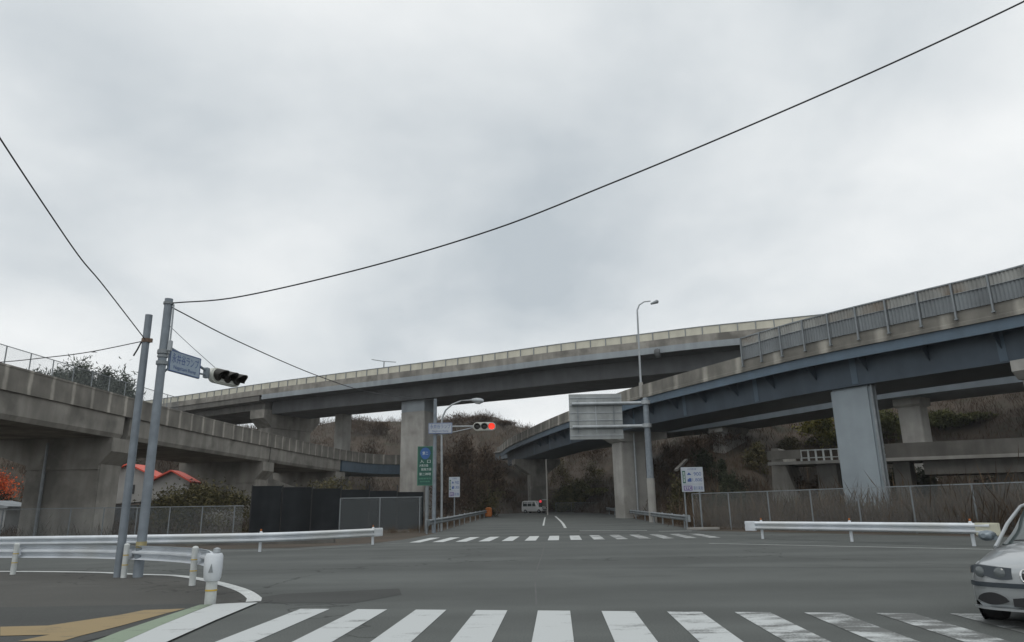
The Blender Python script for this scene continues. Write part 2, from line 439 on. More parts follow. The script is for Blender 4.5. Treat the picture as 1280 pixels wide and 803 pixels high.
# left traffic island, its pale kerb line, darker repairs
kerb = [(-24, 21.6), (-16, 20.6), (-11.3, 19.5), (-9.4, 18.5), (-8.1, 17.9), (-6.7, 16.4), (-5.35, 14.55), (-4.55, 13.1), (-4.32, 12.45)]
sheet('pavement', [(q[0], q[1]) for q in kerb] + [(-4.9, 11.9), (-5.35, 8.8), (-5.6, 2), (-5.8, -10), (-24, -10)], PAVE, .004)
LINE = mat('road_paint', (.56, .58, .57), .7, var=.14, scale=2.2, fine=.2, stain=(.36, .37, .365))
def worn(name, base, under, amount):
    m = bpy.data.materials.new(name); m.use_nodes = True
    nt = m.node_tree; N = nt.nodes; L = nt.links; b = N['Principled BSDF']; b.inputs['Roughness'].default_value = .75
    tc = N.new('ShaderNodeTexCoord')
    n1 = N.new('ShaderNodeTexNoise'); n1.inputs['Scale'].default_value = 1; n1.inputs['Detail'].default_value = 9; n1.inputs['Roughness'].default_value = .68
    mp = N.new('ShaderNodeMapping'); mp.inputs['Scale'].default_value = (1.1, 3.0, 1); L.new(tc.outputs['Object'], mp.inputs['Vector']); L.new(mp.outputs['Vector'], n1.inputs['Vector'])
    n2 = N.new('ShaderNodeTexNoise'); n2.inputs['Scale'].default_value = 38; n2.inputs['Detail'].default_value = 3; L.new(tc.outputs['Object'], n2.inputs['Vector'])
    ad = N.new('ShaderNodeMath'); ad.operation = 'MULTIPLY_ADD'; ad.inputs[1].default_value = .22; L.new(n2.outputs['Fac'], ad.inputs[0]); L.new(n1.outputs['Fac'], ad.inputs[2])
    # the right half of the junction is worn more by turning traffic
    sx = N.new('ShaderNodeSeparateXYZ'); L.new(tc.outputs['Object'], sx.inputs['Vector'])
    wr = N.new('ShaderNodeMapRange'); wr.inputs['From Min'].default_value = .5; wr.inputs['From Max'].default_value = 5; wr.inputs['To Min'].default_value = 0; wr.inputs['To Max'].default_value = .22; L.new(sx.outputs['X'], wr.inputs['Value'])
    a2 = N.new('ShaderNodeMath'); a2.operation = 'ADD'; L.new(ad.outputs[0], a2.inputs[0]); L.new(wr.outputs['Result'], a2.inputs[1])
    r = N.new('ShaderNodeMapRange'); r.inputs['From Min'].default_value = .78 - amount; r.inputs['From Max'].default_value = .90 - amount * .6; L.new(a2.outputs[0], r.inputs['Value'])
    mx = N.new('ShaderNodeMix'); mx.data_type = 'RGBA'; L.new(r.outputs['Result'], mx.inputs['Factor'])
    mx.inputs['A'].default_value = (*base, 1); mx.inputs['B'].default_value = (*under, 1); L.new(mx.outputs['Result'], b.inputs['Base Color'])
    return m
ZEBRA = worn('zebra_paint', (.51, .535, .535), (.12, .126, .122), .09)
ZEBRA2 = worn('far_zebra_paint', (.54, .56, .555), (.13, .135, .13), .04)
TACT = worn('tactile_yellow', (.29, .215, .105), (.12, .105, .075), .12)
GREEN = worn('green_paint', (.23, .29, .21), (.11, .125, .10), .11)
ribbon('kerb_line', kerb, .24, LINE, .012)
sheet('asphalt_repair', [(-4.2, 12.3), (-4.45, 13.1), (-4.2, 13.6), (-2.2, 14.2), (-2.0, 13.2), (-2.6, 12.1)], ASPH_D, .004)
sheet('asphalt_repair', [(-12, 12.2), (-5.0, 12.3), (-4.6, 12.0), (-5.0, 8.8), (-5.4, 6), (-9.5, 7.0)], ASPH_D, .008)

# near zebra crossing: bars lean with the road, crossing set slightly askew
def bar_marks(name, x0, pitch, n, w, y0, sl0, y1, sl1, lean, m, skip=()):
    s = MB()
    for i in range(n):
        if i in skip: continue
        xa = x0 + pitch * i
        def P(xx, yy, sl): Y = yy + sl * xx; return (xx + lean * (Y - y1), Y, road_z(Y) + .006)
        s.poly([P(xa, y0, sl0), P(xa + w, y0, sl0), P(xa + w, y1, sl1), P(xa, y1, sl1)])
    o = s.build(name, m); o['kind'] = 'structure'; return o
bar_marks('zebra_crossing', -4.2 + .006, .9, 14, .46, 6.9, -.17, 10.93, -.17, .058, ZEBRA, (0,))
bar_marks('zebra_crossing', -4.6, 1.075, 14, .52, 34.6, 0, 40.2, 0, .063, ZEBRA2)
TW = [at_z(*q) for q in ((0, 785), (60, 783.5), (150, 770), (180, 764), (232, 762), (208, 768), (150, 784), (100, 796.5), (78, 803), (22, 803), (62, 795), (0, 796.5))]
s = MB()
s.poly([TW[i] + Vector((0, 0, .014)) for i in (0, 1, 2, 10, 11)]); s.poly([TW[i] + Vector((0, 0, .014)) for i in (2, 3, 4, 5, 6, 7, 8, 9, 10)])
o = s.build('tactile_paving', TACT); o['kind'] = 'structure'
def mark(name, px, m, dz):
    s = MB(); s.poly([at_z(*q) + Vector((0, 0, dz)) for q in px]); o = s.build(name, m); o['kind'] = 'structure'; return o
mark('green_marking', [(112, 806), (150, 791), (212, 770), (250, 757.5), (266, 757), (240, 767), (200, 784), (150, 806)], GREEN, .018)
mark('edge_marking', [(152, 806), (200, 784.5), (242, 767), (268, 757), (300, 755.5), (322, 755), (270, 777), (206, 806)], ZEBRA, .022)
ribbon('edge_line', [(7.6, 29.3), (8.9, 28.1), (11.8, 25.4), (14.4, 23.0), (20, 17.2), (30, 7)], .13, LINE, .006)
ribbon('edge_line', [(-60, 30.5), (-22, 29.9), (-10.5, 29.6), (-8.2, 30.3), (-6.9, 32.2), (-5.6, 33.7), (-4.4, 34.5)], .11, mat('faded_paint', (.33, .34, .33), .8, var=.2, scale=3, fine=.2), .006)
ribbon('lane_line', [(2.2, 58), (2.75, 70), (3.5, 86)], .14, LINE, .008)
ribbon('lane_line', [(3.55, 52.5), (4.15, 66), (4.9, 90)], .20, LINE, .008)
ribbon('stop_line', [(4.1, 47.3), (7.4, 46.4), (8.2, 46.2)], .42, LINE, .010)
ribbon('stop_line', [(8.7, 45.0), (10.6, 44.6)], .35, LINE, .010)
# a long sealed joint down the middle of the junction
ribbon('road_joint', [(.3, 11.5), (.45, 17), (.85, 24), (1.3, 33)], .03, mat('joint_seal', (.085, .087, .086), .8), .003)
ribbon('road_joint', [(2.5, 18.3), (7, 17.4), (14, 16.0)], .06, MATS['joint_seal'], .003)

# ------------------------------------------------------------------ viaducts
def col_box(mb, p, n, gdir, o0, o1, half, z0, z1):
    vs = []
    for z in (z0, z1):
        for o, t in ((o0, -half), (o1, -half), (o1, half), (o0, half)):
            vs.append((p.x + n.x * o + gdir.x * t, p.y + n.y * o + gdir.y * t, z))
    mb.add(vs, [(0, 3, 2, 1), (4, 5, 6, 7), (0, 1, 5, 4), (1, 2, 6, 5), (2, 3, 7, 6), (3, 0, 4, 7)])
def across(p, n, gdir, half, poly):
    """outline in (offset, z) across the deck, thick along it"""
    return [Vector((p.x + n.x * o - gdir.x * half, p.y + n.y * o - gdir.y * half, z)) for o, z in poly], gdir * (2 * half)
def m_for(path, px, o, z):
    best = None
    k = 0.0
    while k <= path.len:
        p, n, gg = path.at(k); q = CM.transposed() @ (Vector((p.x + n.x * o, p.y + n.y * o, z)) - O)
        if q.z < 0:
            e = abs(640 - FPX * q.x / q.z - px)
            if best is None or e < best[0]: best = (e, k)
        k += .25
    return best[1]

# A: the low concrete viaduct on the left
ZA = 9.9
pa = [(-29.2, -12, ZA), (-29.2, 12, ZA)] + [at_z(x, y, ZA) for x, y in ((-60, 436), (0, 453), (97, 479), (200, 507), (269, 525), (334, 541), (384, 553), (433, 563), (470, 568))] + [(-16.6, 112.5, ZA), (-13.2, 114.5, ZA)]
A = Path(pa)
va = thing('viaduct', 'low grey concrete viaduct on the left with mesh fence along its stained parapet', 'viaduct', (A.at(40)[0].x, A.at(40)[0].y, 0))
fr = A.frames(step=1)
MB().sweep(fr, [(0, -1.45), (0, -.12), (.03, -.12), (.03, 0), (-.27, 0), (-.25, -1.45)]).build('parapet', CONC_A, va)
MB().sweep(fr, rect(-9.4, -9.15, -1.45, 0)).build('parapet', CONC_A, va)
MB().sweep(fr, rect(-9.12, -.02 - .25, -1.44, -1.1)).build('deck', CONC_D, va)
mA = [A.near((0, 51.6)), A.near((-26.5, 79)), A.near((-24, 100.5))]
mb = mA[2]
sp = [(0, mA[0] - .35), (mA[0] + .35, mA[1] - .12), (mA[1] + .12, mb - .3)]
for a, b in sp:
    MB().sweep(A.frames(a, b, 1), [(-.14, -1.452), (-.16, -2.75), (-.3, -3.05), (-8.9, -3.05), (-9.1, -1.452)]).build('girder', CONC, va)
gb = MB().sweep(A.frames(mb + .3, A.len, 1), [(-.14, -1.452), (-.16, -2.9), (-8.9, -2.9), (-9.1, -1.452)]).build('girder', BLUEST, va)
gb['label'] = 'blue steel girder at the far end'
for i, m in enumerate(mA):
    p, n, gg = A.at(m); top = ZA - (3.06 if i < 2 else 3.06)
    mp = MB(); hw = 1.3
    pier = None
    col = MB(); col_box(col, p, n, gg, -.95, -6.3, hw, -.6, top - 1.0)
    pier = col.build('pier', CONC, va, bevel=.08)
    poly, d = across(p, n, gg, hw + .12, [(-.2, top), (-.2, top - .95), (-1.0, top - 1.9), (-1.0, top - 2.2), (-6.25, top - 2.2), (-6.25, top - 1.9), (-9.6, top - .8), (-9.6, top)])
    MB().prism(poly, d).build('pier_cap', CONC, pier)
    if i == 0:
        q = p + n * -4.9 - gg * (hw + .1)
        MB().tube([(q.x, q.y, 0), (q.x, q.y, top - .3)], .11, 8).build('drain_pipe', GALV_D, pier)
# mesh fence on the parapet
mf1 = A.at_px(224)
f = MB().sweep([((q[0], q[1], q[2]), n, a) for q, n, a in A.frames(14, mf1, 1)], [(-.13, 0), (-.13, 1.05)], closed=False).build('mesh_fence', MESHM, va)
MB().sweep(A.frames(14, mf1, 1), rect(-.15, -.11, 1.03, 1.07)).build('top_rail', GALV_D, f)
post = None
m = A.near((0, 40.3)) - 24
while m < mf1:
    p, n, gg = A.at(m); q = p + n * -.13
    if post is None: post = MB().box((0, 0, .53), (.05, .05, 1.06)).build('post', GALV_D, f, local=True); post.location = q - wloc(va)
    else: inst(post, f, q - wloc(va))
    m += 2.0

# B: the high motorway viaduct right across the view
ZB = 22.0
pb = [(-150, 168, ZB), (-100, 148, ZB)] + [at_z(x, y, ZB) for x, y in ((205, 498), (340, 478), (500, 457), (600, 444), (700, 430), (800, 418), (880, 408), (1000, 396))] + [(48, 71.6, ZB), (80, 60.5, ZB)]
B = Path(pb)
vb = thing('viaduct', 'highest motorway viaduct crossing the whole view with cream noise panels along its top', 'viaduct', (B.at(80)[0].x, B.at(80)[0].y, 0))
frb = B.frames(step=2)
mj = m_for(B, 325, 0, 19)
MB().sweep(frb, rect(-.32, 0, -1.85, -.95)).build('parapet', CONC, vb)
MB().sweep(frb, rect(-14.3, -14, -1.85, -.4)).build('parapet', CONC, vb)
MB().sweep(frb, [(-13.98, -1.84), (-.34, -1.84), (-.34, -1.5), (-13.98, -1.5)]).build('deck', CONC_D, vb)
nb = MB().sweep(frb, rect(-.2, -.12, -.96, 0)).build('noise_barrier', CREAM, vb)
MB().sweep(frb, rect(-.22, -.06, -.02, .06)).build('top_rail', GALV_D, nb)
# the posts the picture shows, every 2 m
post = None; m = m_for(B, 196, 0, 21.5); k = 0; base = wloc(vb)
while m < m_for(B, 1010, 0, 21.5) and k < 96:
    p, n, gg = B.at(m); q = p + n * -.07 - base
    if post is None: post = MB().box((0, 0, -.62), (.10, .12, 1.34)).build('post', GALV_D, nb, local=True); post.location = q; post.rotation_euler[2] = math.atan2(gg.y, gg.x)
    else: inst(post, nb, q, math.atan2(gg.y, gg.x))
    m += 2.0; k += 1
flange = MB().sweep(B.frames(mj + .4, B.len, 2), rect(-.25, .06, -2.62, -1.853)).build('edge_beam', GREYST, vb)  # paler steel puts the skylight on the edge beam into its colour
gd = MB().sweep(B.frames(mj + .4, B.len, 2), [(-.26, -2.5), (-2.3, -2.75), (-2.3, -4.75), (-10.6, -4.75), (-12.0, -2.7), (-14.2, -2.5), (-14.2, -1.853), (-.26, -1.853)]).build('girder', WEBST, vb)
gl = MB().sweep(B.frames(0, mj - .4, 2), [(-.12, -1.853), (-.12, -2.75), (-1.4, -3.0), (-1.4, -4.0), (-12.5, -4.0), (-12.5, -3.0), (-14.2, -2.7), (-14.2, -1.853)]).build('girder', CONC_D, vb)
sb = MB()
p, n, gg = B.at(m_for(B, 822, 0, 19))
for t in (-1.0,):
    sb.lathe([(.5, -.3), (.62, 0), (.5, .3)], (p.x, p.y, ZB - 2.62), axis=gg, n=12)
sb.build('expansion_joint_box', WEBST, vb)
for px, o0, o1, half, capw in ((326, -2.6, -11.5, 1.5, True), (514, -3.2, -6.4, 2.1, False), (1075, -4, -8, 1.8, False)):
    m = m_for(B, px, o0, 8); p, n, gg = B.at(m)
    top = ZB - (4.06 if capw else 4.76)
    col = MB(); col_box(col, p, n, gg, o0, o1, half, land(p.x, p.y) - 1.5, top - (2.0 if capw else 1.6))
    pier = col.build('pier', CONC_P if not capw else CONC, vb, bevel=.1)
    if capw:
        poly, d = across(p, n, gg, 1.7, [(-.9, top), (-.9, top - 1.4), (-2.7, top - 2.9), (-11.4, top - 2.9), (-13.2, top - 1.2), (-13.2, top)])
        MB().prism(poly, d).build('pier_cap', CONC, pier)
    else:
        poly, d = across(p, n, gg, half - .05, [(o0 - .05, top), (o0 - .05, top - 1.62), (o1 + .05, top - 1.62), (o1 + .05, top)])
        MB().prism(poly, d).build('pier_cap', GREYST, pier)
# column behind the left viaduct
p, n, gg = B.at(m_for(B, 424, -9, 10)); col = MB(); col_box(col, p, n, gg, -8.5, -10.6, .9, -1, ZB - 4.76); col.build('pier', CONC_P, vb, bevel=.06)

# C: the blue steel slip-road bridge curving down from the right
ZC = 11.5
pc = [(-2.6, 132, ZC), ] + [at_z(x, y, ZC) for x, y in ((637, 558), (660, 547.5), (682, 538), (714, 526), (760, 511), (802, 498), (931, 465), (1020, 444), (1150, 418), (1280, 392))] + [(31.5, 31.5, ZC), (35.5, 21, ZC), (38, 8, ZC), (39, -10, ZC)]
C = Path(pc)
vc = thing('ramp_bridge', 'curving blue steel slip road bridge on the right with ribbed grey noise barrier', 'ramp bridge', (C.at(60)[0].x, C.at(60)[0].y, 0))
frc = C.frames(step=1)
MB().sweep(frc, [(.04, 0), (.04, .22), (0, .26), (0, 1.25), (-.26, 1.25), (-.26, 0)]).build('parapet', CONC_C, vc)
MB().sweep(frc, rect(-8.8, -8.55, 0, 1.25)).build('parapet', CONC_C, vc)
MB().sweep(frc, rect(-8.54, -.27, .01, .28)).build('deck', CONC_D, vc)
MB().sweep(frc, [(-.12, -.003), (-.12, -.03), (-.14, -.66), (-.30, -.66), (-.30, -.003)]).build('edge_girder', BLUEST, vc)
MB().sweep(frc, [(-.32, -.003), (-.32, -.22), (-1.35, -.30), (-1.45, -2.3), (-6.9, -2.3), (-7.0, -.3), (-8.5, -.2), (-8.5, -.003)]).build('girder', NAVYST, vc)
br = None; m = 30.0; base = wloc(vc)
while m < C.len - 25:
    p, n, gg = C.at(m)
    mbk = MB(); poly, d = across(Vector((0, 0, 0)), n, gg, .02, [(-.31, -.24), (-.31, -.6), (-1.40, -1.5), (-1.38, -.31)])
    mbk.prism(poly, d); b = mbk.build('bracket', NAVYST, vc, local=True); b.location = p - base
    m += 4.0
m0 = m_for(C, 928, 0, 13); m1 = C.len - 18
frz = []
for i, (q, n, a) in enumerate(C.frames(m0, m1, .11)):
    w = .035 if i % 2 else -.035; frz.append(((q[0] + n[0] * w, q[1] + n[1] * w, q[2]), n, a))
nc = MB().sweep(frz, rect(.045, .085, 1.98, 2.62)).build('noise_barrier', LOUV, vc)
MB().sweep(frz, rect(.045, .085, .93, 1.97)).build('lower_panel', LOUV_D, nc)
MB().sweep(C.frames(m0, m1, 1), rect(-.02, .15, 2.62, 2.70)).build('top_rail', GALV_D, nc)
MB().sweep(C.frames(m0, m1, 1), rect(.05, .15, 1.955, 1.985)).build('middle_rail', GALV_D, nc)
post = None; m = m0 + .05
while m < m1:
    p, n, gg = C.at(m); q = p + n * .17 - base
    if post is None:
        post = MB().box((0, 0, 1.53), (.10, .13, 2.3)).box((0, .0, .42), (.18, .18, .08)).build('post', GALV_D, nc, local=True); post.location = q; post.rotation_euler[2] = math.atan2(gg.y, gg.x)
    else: inst(post, nc, q, math.atan2(gg.y, gg.x))
    m += 2.0
sp0 = None; m = 26.0
while m < C.len - 25:
    p, n, gg = C.at(m)
    mbk = MB(); poly, d = across(Vector((0, 0, 0)), n, gg, .22, [(-1.335, -.42), (-1.325, -.42), (-1.415, -2.2), (-1.425, -2.2)])
    mbk.prism(poly, d); b = mbk.build('splice_plate', BLUEST, vc, local=True); b.location = p - base
    m += 9.0
# steel box pier, two concrete hammerheads and the next pier to the right
m = m_for(C, 1069, -1.7, 6); p, n, gg = C.at(m)
col = MB(); col_box(col, p, n, gg, -1.7, -2.45, 1.44, land(p.x, p.y) - .5, ZC - 2.31)
pr = col.build('pier', PIERST, vc, bevel=.12); pr['label'] = 'pale blue grey steel box pier'
pp = MB(); q = p + gg * 1.55 + n * -1.8; pp.tube([(q.x, q.y, 0), (q.x, q.y, ZC - 2.35)], .09, 8)
q = p + gg * 1.5 + n * -2.25; pp.bar((q.x, q.y, 0), (q.x, q.y, ZC - 2.35), .14, .1); pp.build('drain_pipe', GALV_D, pr)
for px, o0, o1, half, c0, c1, mt in ((787, -1.5, -4.2, 1.2, -.6, -6.8, CONC_P), (671, -2.7, -5.2, 1.3, -.2, -7.6, CONC), (1340, -1.5, -4.6, 1.5, -.9, -5.4, CONC_P)):
    m = m_for(C, px, (o0 + o1) / 2, 6); p, n, gg = C.at(m); top = ZC - 2.31
    col = MB(); col_box(col, p, n, gg, o0, o1, half, land(p.x, p.y) - .8, top - 1.0)
    pr = col.build('pier', mt, vc, bevel=.08)
    if px == 671: poly, d = across(p, n, gg, half + .05, [(c0, top), (c0, top - .8), (o0 + .1, top - 2.4), (o1 - .1, top - 2.4), (c1, top - .8), (c1, top)])
    else: poly, d = across(p, n, gg, half + .15, [(c0, top), (c0, top - .62), (o0 + .1, top - 1.05), (o1 - .1, top - 1.05), (c1, top - .62), (c1, top)])
    MB().prism(poly, d).build('pier_cap', mt, pr)
    if px == 787:
        q = p + gg * (half + .12) + n * -2.9; MB().tube([(q.x, q.y, 0), (q.x, q.y, top - .2)], .09, 8).build('drain_pipe', GALV, pr)

# E: the second slip road, seen between the piers
ZE = 12.5
pe = [(-4, 143, ZE), (3.5, 127, ZE), (9, 115, ZE), (14, 104, ZE), (18.7, 95.2, ZE)] + [at_z(x, y, ZE) for x, y in ((875, 521), (1034, 491.5), (1096, 479), (1251, 457))] + [(47.5, 52.5, ZE), (62, 43, ZE)]
E_ = Path(pe)
ve = thing('ramp_bridge', 'blue grey girder bridge behind the blue slip road on white topped piers', 'ramp bridge', (E_.at(70)[0].x, E_.at(70)[0].y, 0))
fre = E_.frames(step=1)
MB().sweep(fre, rect(-.3, .15, -.18, .0)).build('lit_flange_edge', CONC_P, ve)  # pale strip stands in for the lit top of the girder flange
MB().sweep(fre, rect(-.9, -.62, .003, 1.0)).build('parapet', CONC, ve)
MB().sweep(fre, rect(-7.3, -7.0, -.18, 1.0)).build('parapet', CONC, ve)
MB().sweep(fre, rect(-6.98, -.32, -.17, -.003)).build('deck', CONC_D, ve)
MB().sweep(fre, [(-.25, -.183), (-.25, -1.5), (-.1, -1.5), (-.1, -1.56), (-.6, -1.56), (-6.6, -1.56), (-6.7, -.183)]).build('girder', BGREY, ve)
for px, o0, o1, half in ((1138, -1.7, -3.3, 1.0), (898, -.8, -4.6, 1.0), (1420, -1.5, -5, 1.2)):
    m = m_for(E_, px, o0, 9.5); p, n, gg = E_.at(m); top = ZE - 1.57
    col = MB(); col_box(col, p, n, gg, o0, o1, half, land(p.x, p.y) - 1.5, top - .75)
    pr = col.build('pier', CONC_P, ve, bevel=.06)
    poly, d = across(p, n, gg, half + .22, [(o0 + .28, top), (o0 + .28, top - .6), (o0 - .02, top - .8), (o1 + .02, top - .8), (o1 - .28, top - .6), (o1 - .28, top)])
    MB().prism(poly, d).build('pier_cap', CONC_P, pr)

# F: the low concrete side road bridge
fa, fb = (at_wall(x, y, (23.0, 65), (38.5, 54.7)) for x, y in ((958, 562), (1280, 547)))
pf = [fa.lerp(fb, k) for k in (0, .5, 1, 1.6, 2.4)]
F = Path(pf)
vf = thing('side_road_bridge', 'low concrete side road bridge with open white railing at its left end', 'bridge', (F.at(10)[0].x, F.at(10)[0].y, 0))
mr = F.at_px(1104); mg = F.at_px(1150); ml = F.at_px(1000)
MB().sweep(F.frames(mr, F.len, 1), rect(-.26, 0, -1.15, 0)).build('parapet', CONC_D, vf)
MB().sweep(F.frames(0, ml, 1), rect(-.26, 0, -.92, -.15)).build('parapet', CONC, vf)
MB().sweep(F.frames(0, F.len, 1), rect(-5.6, .05, -1.42, -1.153)).build('deck', CONC_P, vf)
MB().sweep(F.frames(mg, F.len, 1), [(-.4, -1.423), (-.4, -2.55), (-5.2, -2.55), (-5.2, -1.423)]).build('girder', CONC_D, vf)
rl = MB().sweep(F.frames(ml, mr, 1), rect(-.2, -.1, -.28, -.18)).sweep(F.frames(ml, mr, 1), rect(-.2, -.1, -.92, -.84)).build('railing', DIRTYW, vf)
m = ml; post = None
while m < mr:
    p, n, gg = F.at(m); q = p + n * -.15 - wloc(vf)
    if post is None: post = MB().box((0, 0, -.66), (.14, .1, .98)).build('post', DIRTYW, rl, local=True); post.location = q
    else: inst(post, rl, q)
    m += .62
for px, o0, o1, half in ((1037, -.6, -4.8, .8), (1128, -.6, -4.8, .6), (1262, -1, -4.5, .9), (1400, -1, -4.5, .9)):
    m = m_for(F, px, o0, 3); p, n, gg = F.at(m)
    col = MB(); col_box(col, p, n, gg, o0, o1, half, -.8, p.z - (1.43 if px < 1150 else 2.56)); col.build('pier', CONC_D, vf)  # darker concrete puts the shade under the deck into the pier colour
p, n, gg = F.at(.4); base_z = land(p.x, p.y) - 2.5
ab = [(p.x, p.y, p.z + .05), (p.x + .6, p.y - .12, p.z + .05), (p.x + 2.1, p.y - .5, 1.0), (p.x + 2.1, p.y - .5, -1), (p.x - .5, p.y, -1)]
MB().prism(ab, -n * 5.4).build('abutment', CONC, vf)
# ------------------------------------------------------------------ guardrails
WB = [(0, 0), (.03, .012), (.105, .06), (.105, .105), (.0, .155), (.0, .195), (.105, .245), (.105, .29), (.03, .338), (0, .35)]
WBP = WB + [(o - .016, z) for o, z in reversed(WB)]
def guardrail(label, pts, top, posts, side=1, m=WHITE, group=None, refl=True, zf=lambda y: 0.0, postw=.115, bands=False, hk=1.0, pm=None):
    P = Path([(x, y, zf(y)) for x, y in pts])
    r = thing('guardrail', label, 'guardrail', (pts[0][0], pts[0][1], zf(pts[0][1])), group)
    prof = [(o * side, z * hk + top - .35 * hk) for o, z in WBP]
    MB().sweep(P.frames(step=.5), prof).build('rail_beam', m, r)
    pm = pm or m; first = None
    for k in posts:
        s = k if k >= 0 else P.len + k
        p, n, g = P.at(s); q = p - n * (.10 * side) - Vector(r.location)
        if first is None:
            first = MB().tube([(0, 0, -.3), (0, 0, top + .02)], postw / 2, 12).lathe([(postw / 2, top + .02), (postw / 3, top + .05), (.005, top + .06)], (0, 0, 0), n=12).build('post', pm, r, smooth=True, local=True)
            if refl: MB().box((0, 0, top + .10), (.05, .04, .07)).build('reflector', RUST, first, local=True)
            if bands:
                for zz in (.28, .5): MB().lathe([(postw / 2 + .004, zz), (postw / 2 + .004, zz + .02)], (0, 0, 0), n=12).build('tie_band', YEL, first, local=True)
            first.location = q
        else:
            c = copy_tree(first, r); c.location = q
        MB().box(tuple(p - n * (.04 * side) + Vector((0, 0, top - .17))), (.1, .1, .16), math.atan2(g.y, g.x)).build('bracket', m, r)
    return r, P
def plate(r, P, s, length, top, side, m, name='end_plate', h=.36, bulge=.1):
    p0 = P.at(s)[0]; p, n, g = P.at(s); mb = MB()
    fr = [(( p.x + g.x * t * length, p.y + g.y * t * length, p.z), n, t) for t in (0, .5, .8, 1)]
    mb.sweep(fr, [(bulge * side, top - h + .02), (bulge * side, top - .02), (bulge * side - .02, top), (-.02 * side, top), (-.02 * side, top - h), (bulge * side - .02, top - h)])
    return mb.build(name, m, r, bevel=.012)
rl, P = guardrail('white W-beam guardrail across the road on the left, ending in a flat plate', [(-60, 31.8), (-34, 29.9), (-21, 28.9), (-13.5, 28.25), (-9.6, 28.45), (-7.6, 30.6), (-6.1, 33.2)], .70, [3, 13, 23, 31, 38, -6.15, -.3], 1, WHITE, 'white guardrails at the junction')
plate(rl, P, P.len - .45, .6, .71, 1, WHITE)
rr_, P = guardrail('white W-beam guardrail on the right with a pale yellow end piece', [(10.35, 33.2), (12.8, 29.35), (15.1, 24.9), (15.45, 24.1)], .74, [.75, 5.0, 9.7], 1, WHITE, 'white guardrails at the junction')
plate(rr_, P, -.12, .55, .75, 1, WHITE, h=.42); e = plate(rr_, P, P.len - .5, .75, .75, 1, mat('cream_rail_end', (.56, .55, .44), .5, var=.1), h=.40); e['label'] = 'pale yellow rail end'
rn, P = guardrail('white guardrail on the left traffic island, its bulbous end cap facing the camera', [(-40, 22.5), (-21, 20.55), (-12.9, 19.25), (-9.25, 17.75), (-6.6, 15.55), (-5.15, 12.75)], .72, [7, 15, 22.5, 27.4, 31.4, 34.8], -1, WHITE, 'white guardrails at the junction', refl=False, postw=.13, bands=True, hk=.9, pm=DIRTYW)
p, n, g = P.at(P.len)
cap = MB(); cz = .56
c0 = Vector((-4.93, 12.2, 0))
cap.lathe([(.02, .36), (.11, .365), (.135, .42), (.145, .58), (.143, .75), (.12, .79), (.02, .795)], c0, n=20)
ec = cap.build('end_cap', WHITE, rn, smooth=True); ec.scale = (1, 1, 1)
MB().tube([c0 + Vector((0, 0, -.3)), c0 + Vector((0, 0, .37))], .088, 14).build('end_post', DIRTYW, rn, smooth=True)
MB().lathe([(.093, .21), (.093, .235)], c0, n=14).build('tie_band', YEL, rn)
MB().lathe([(.02, .79), (.06, .80), (.055, .86), (.01, .88)], c0 + Vector((.04, 0, 0)), n=12).build('cap_knob', GALV, rn, smooth=True)
MB().poly([c0 + Vector(q) for q in ((-.012, -.152, .50), (.06, -.141, .50), (.03, -.147, .64))]).build('cap_mark', GALV_D, rn)
p2 = P.at(P.len - .05)[0]
MB().bar(Vector((p2.x, p2.y, .6)), c0 + Vector((0, .05, .6)), .06, .24).build('rail_end', WHITE, rn)
g1, P = guardrail('dull grey guardrail curving along the left verge of the far road', [(-5.65, 46.4), (-5.0, 55), (-4.5, 68), (-3.6, 90), (-4.4, 99)], .85, [1, 5, 9, 13, 17, 21, 26, 31, 36, 42, 48], 1, GALV_D, 'grey guardrails along the far road', zf=road_z, refl=False)
plate(g1, P, -.3, .9, .87, 1, GALV_D, h=.42)
g2, P = guardrail('dull grey guardrail along the right verge of the far road', [(12.2, 98), (11.9, 80), (11.4, 62), (11.15, 51), (11.1, 47.2)], .85, [2, 8, 14, 20, 26, 32, 37, 41, 45, 49], 1, GALV_D, 'grey guardrails along the far road', zf=road_z, refl=False)
plate(g2, P, P.len - .6, .95, .87, 1, GALV_D, h=.42)
# orange cushion drum at the end of the far left rail, dark post with reflector at the right one
o = MB().lathe([(.3, 0), (.42, .1), (.44, .55), (.40, .62), (.42, .68), (.40, 1.05), (.22, 1.15), (.02, 1.17)], (-3.3, 92.2, road_z(92)), n=16).build('crash_drum', RUST, smooth=True)
tag(o, 'orange crash cushion drum where the far left guardrail ends', 'crash drum')

# ------------------------------------------------------------------ poles, signals and signs
LET_B = mat('sign_blue_ink', (.045, .09, .27), .5, var=.05)
SIGNW = mat('sign_white', (.42, .46, .51), .4, var=.06, scale=3, streak=.1)
SIGNB = mat('sign_blue_face', (.33, .41, .50), .4, var=.08, scale=3, streak=.12)
SIGNG = mat('sign_green', (.009, .085, .062), .4, var=.08, scale=3)
SHIELD = mat('shield_blue', (.03, .11, .33), .4, var=.05)
INKW = mat('sign_white_ink', (.60, .68, .66), .5, var=.05)
PURP = mat('purple_panel', (.17, .13, .27), .5, var=.06)
LAMPOFF = mat('dark_lens', (.03, .028, .025), .25, var=.05)
SIGBODY = mat('signal_housing', (.66, .67, .62), .5, var=.08, scale=4, streak=.15)
VISOR = mat('visor_black', (.022, .02, .016), .55, var=.1)
REDLIT = mat_emit('red_lamp', (1.0, .04, .02), 1.3)
REDFAR = mat_emit('far_red_lamp', (.9, .05, .07), .45)

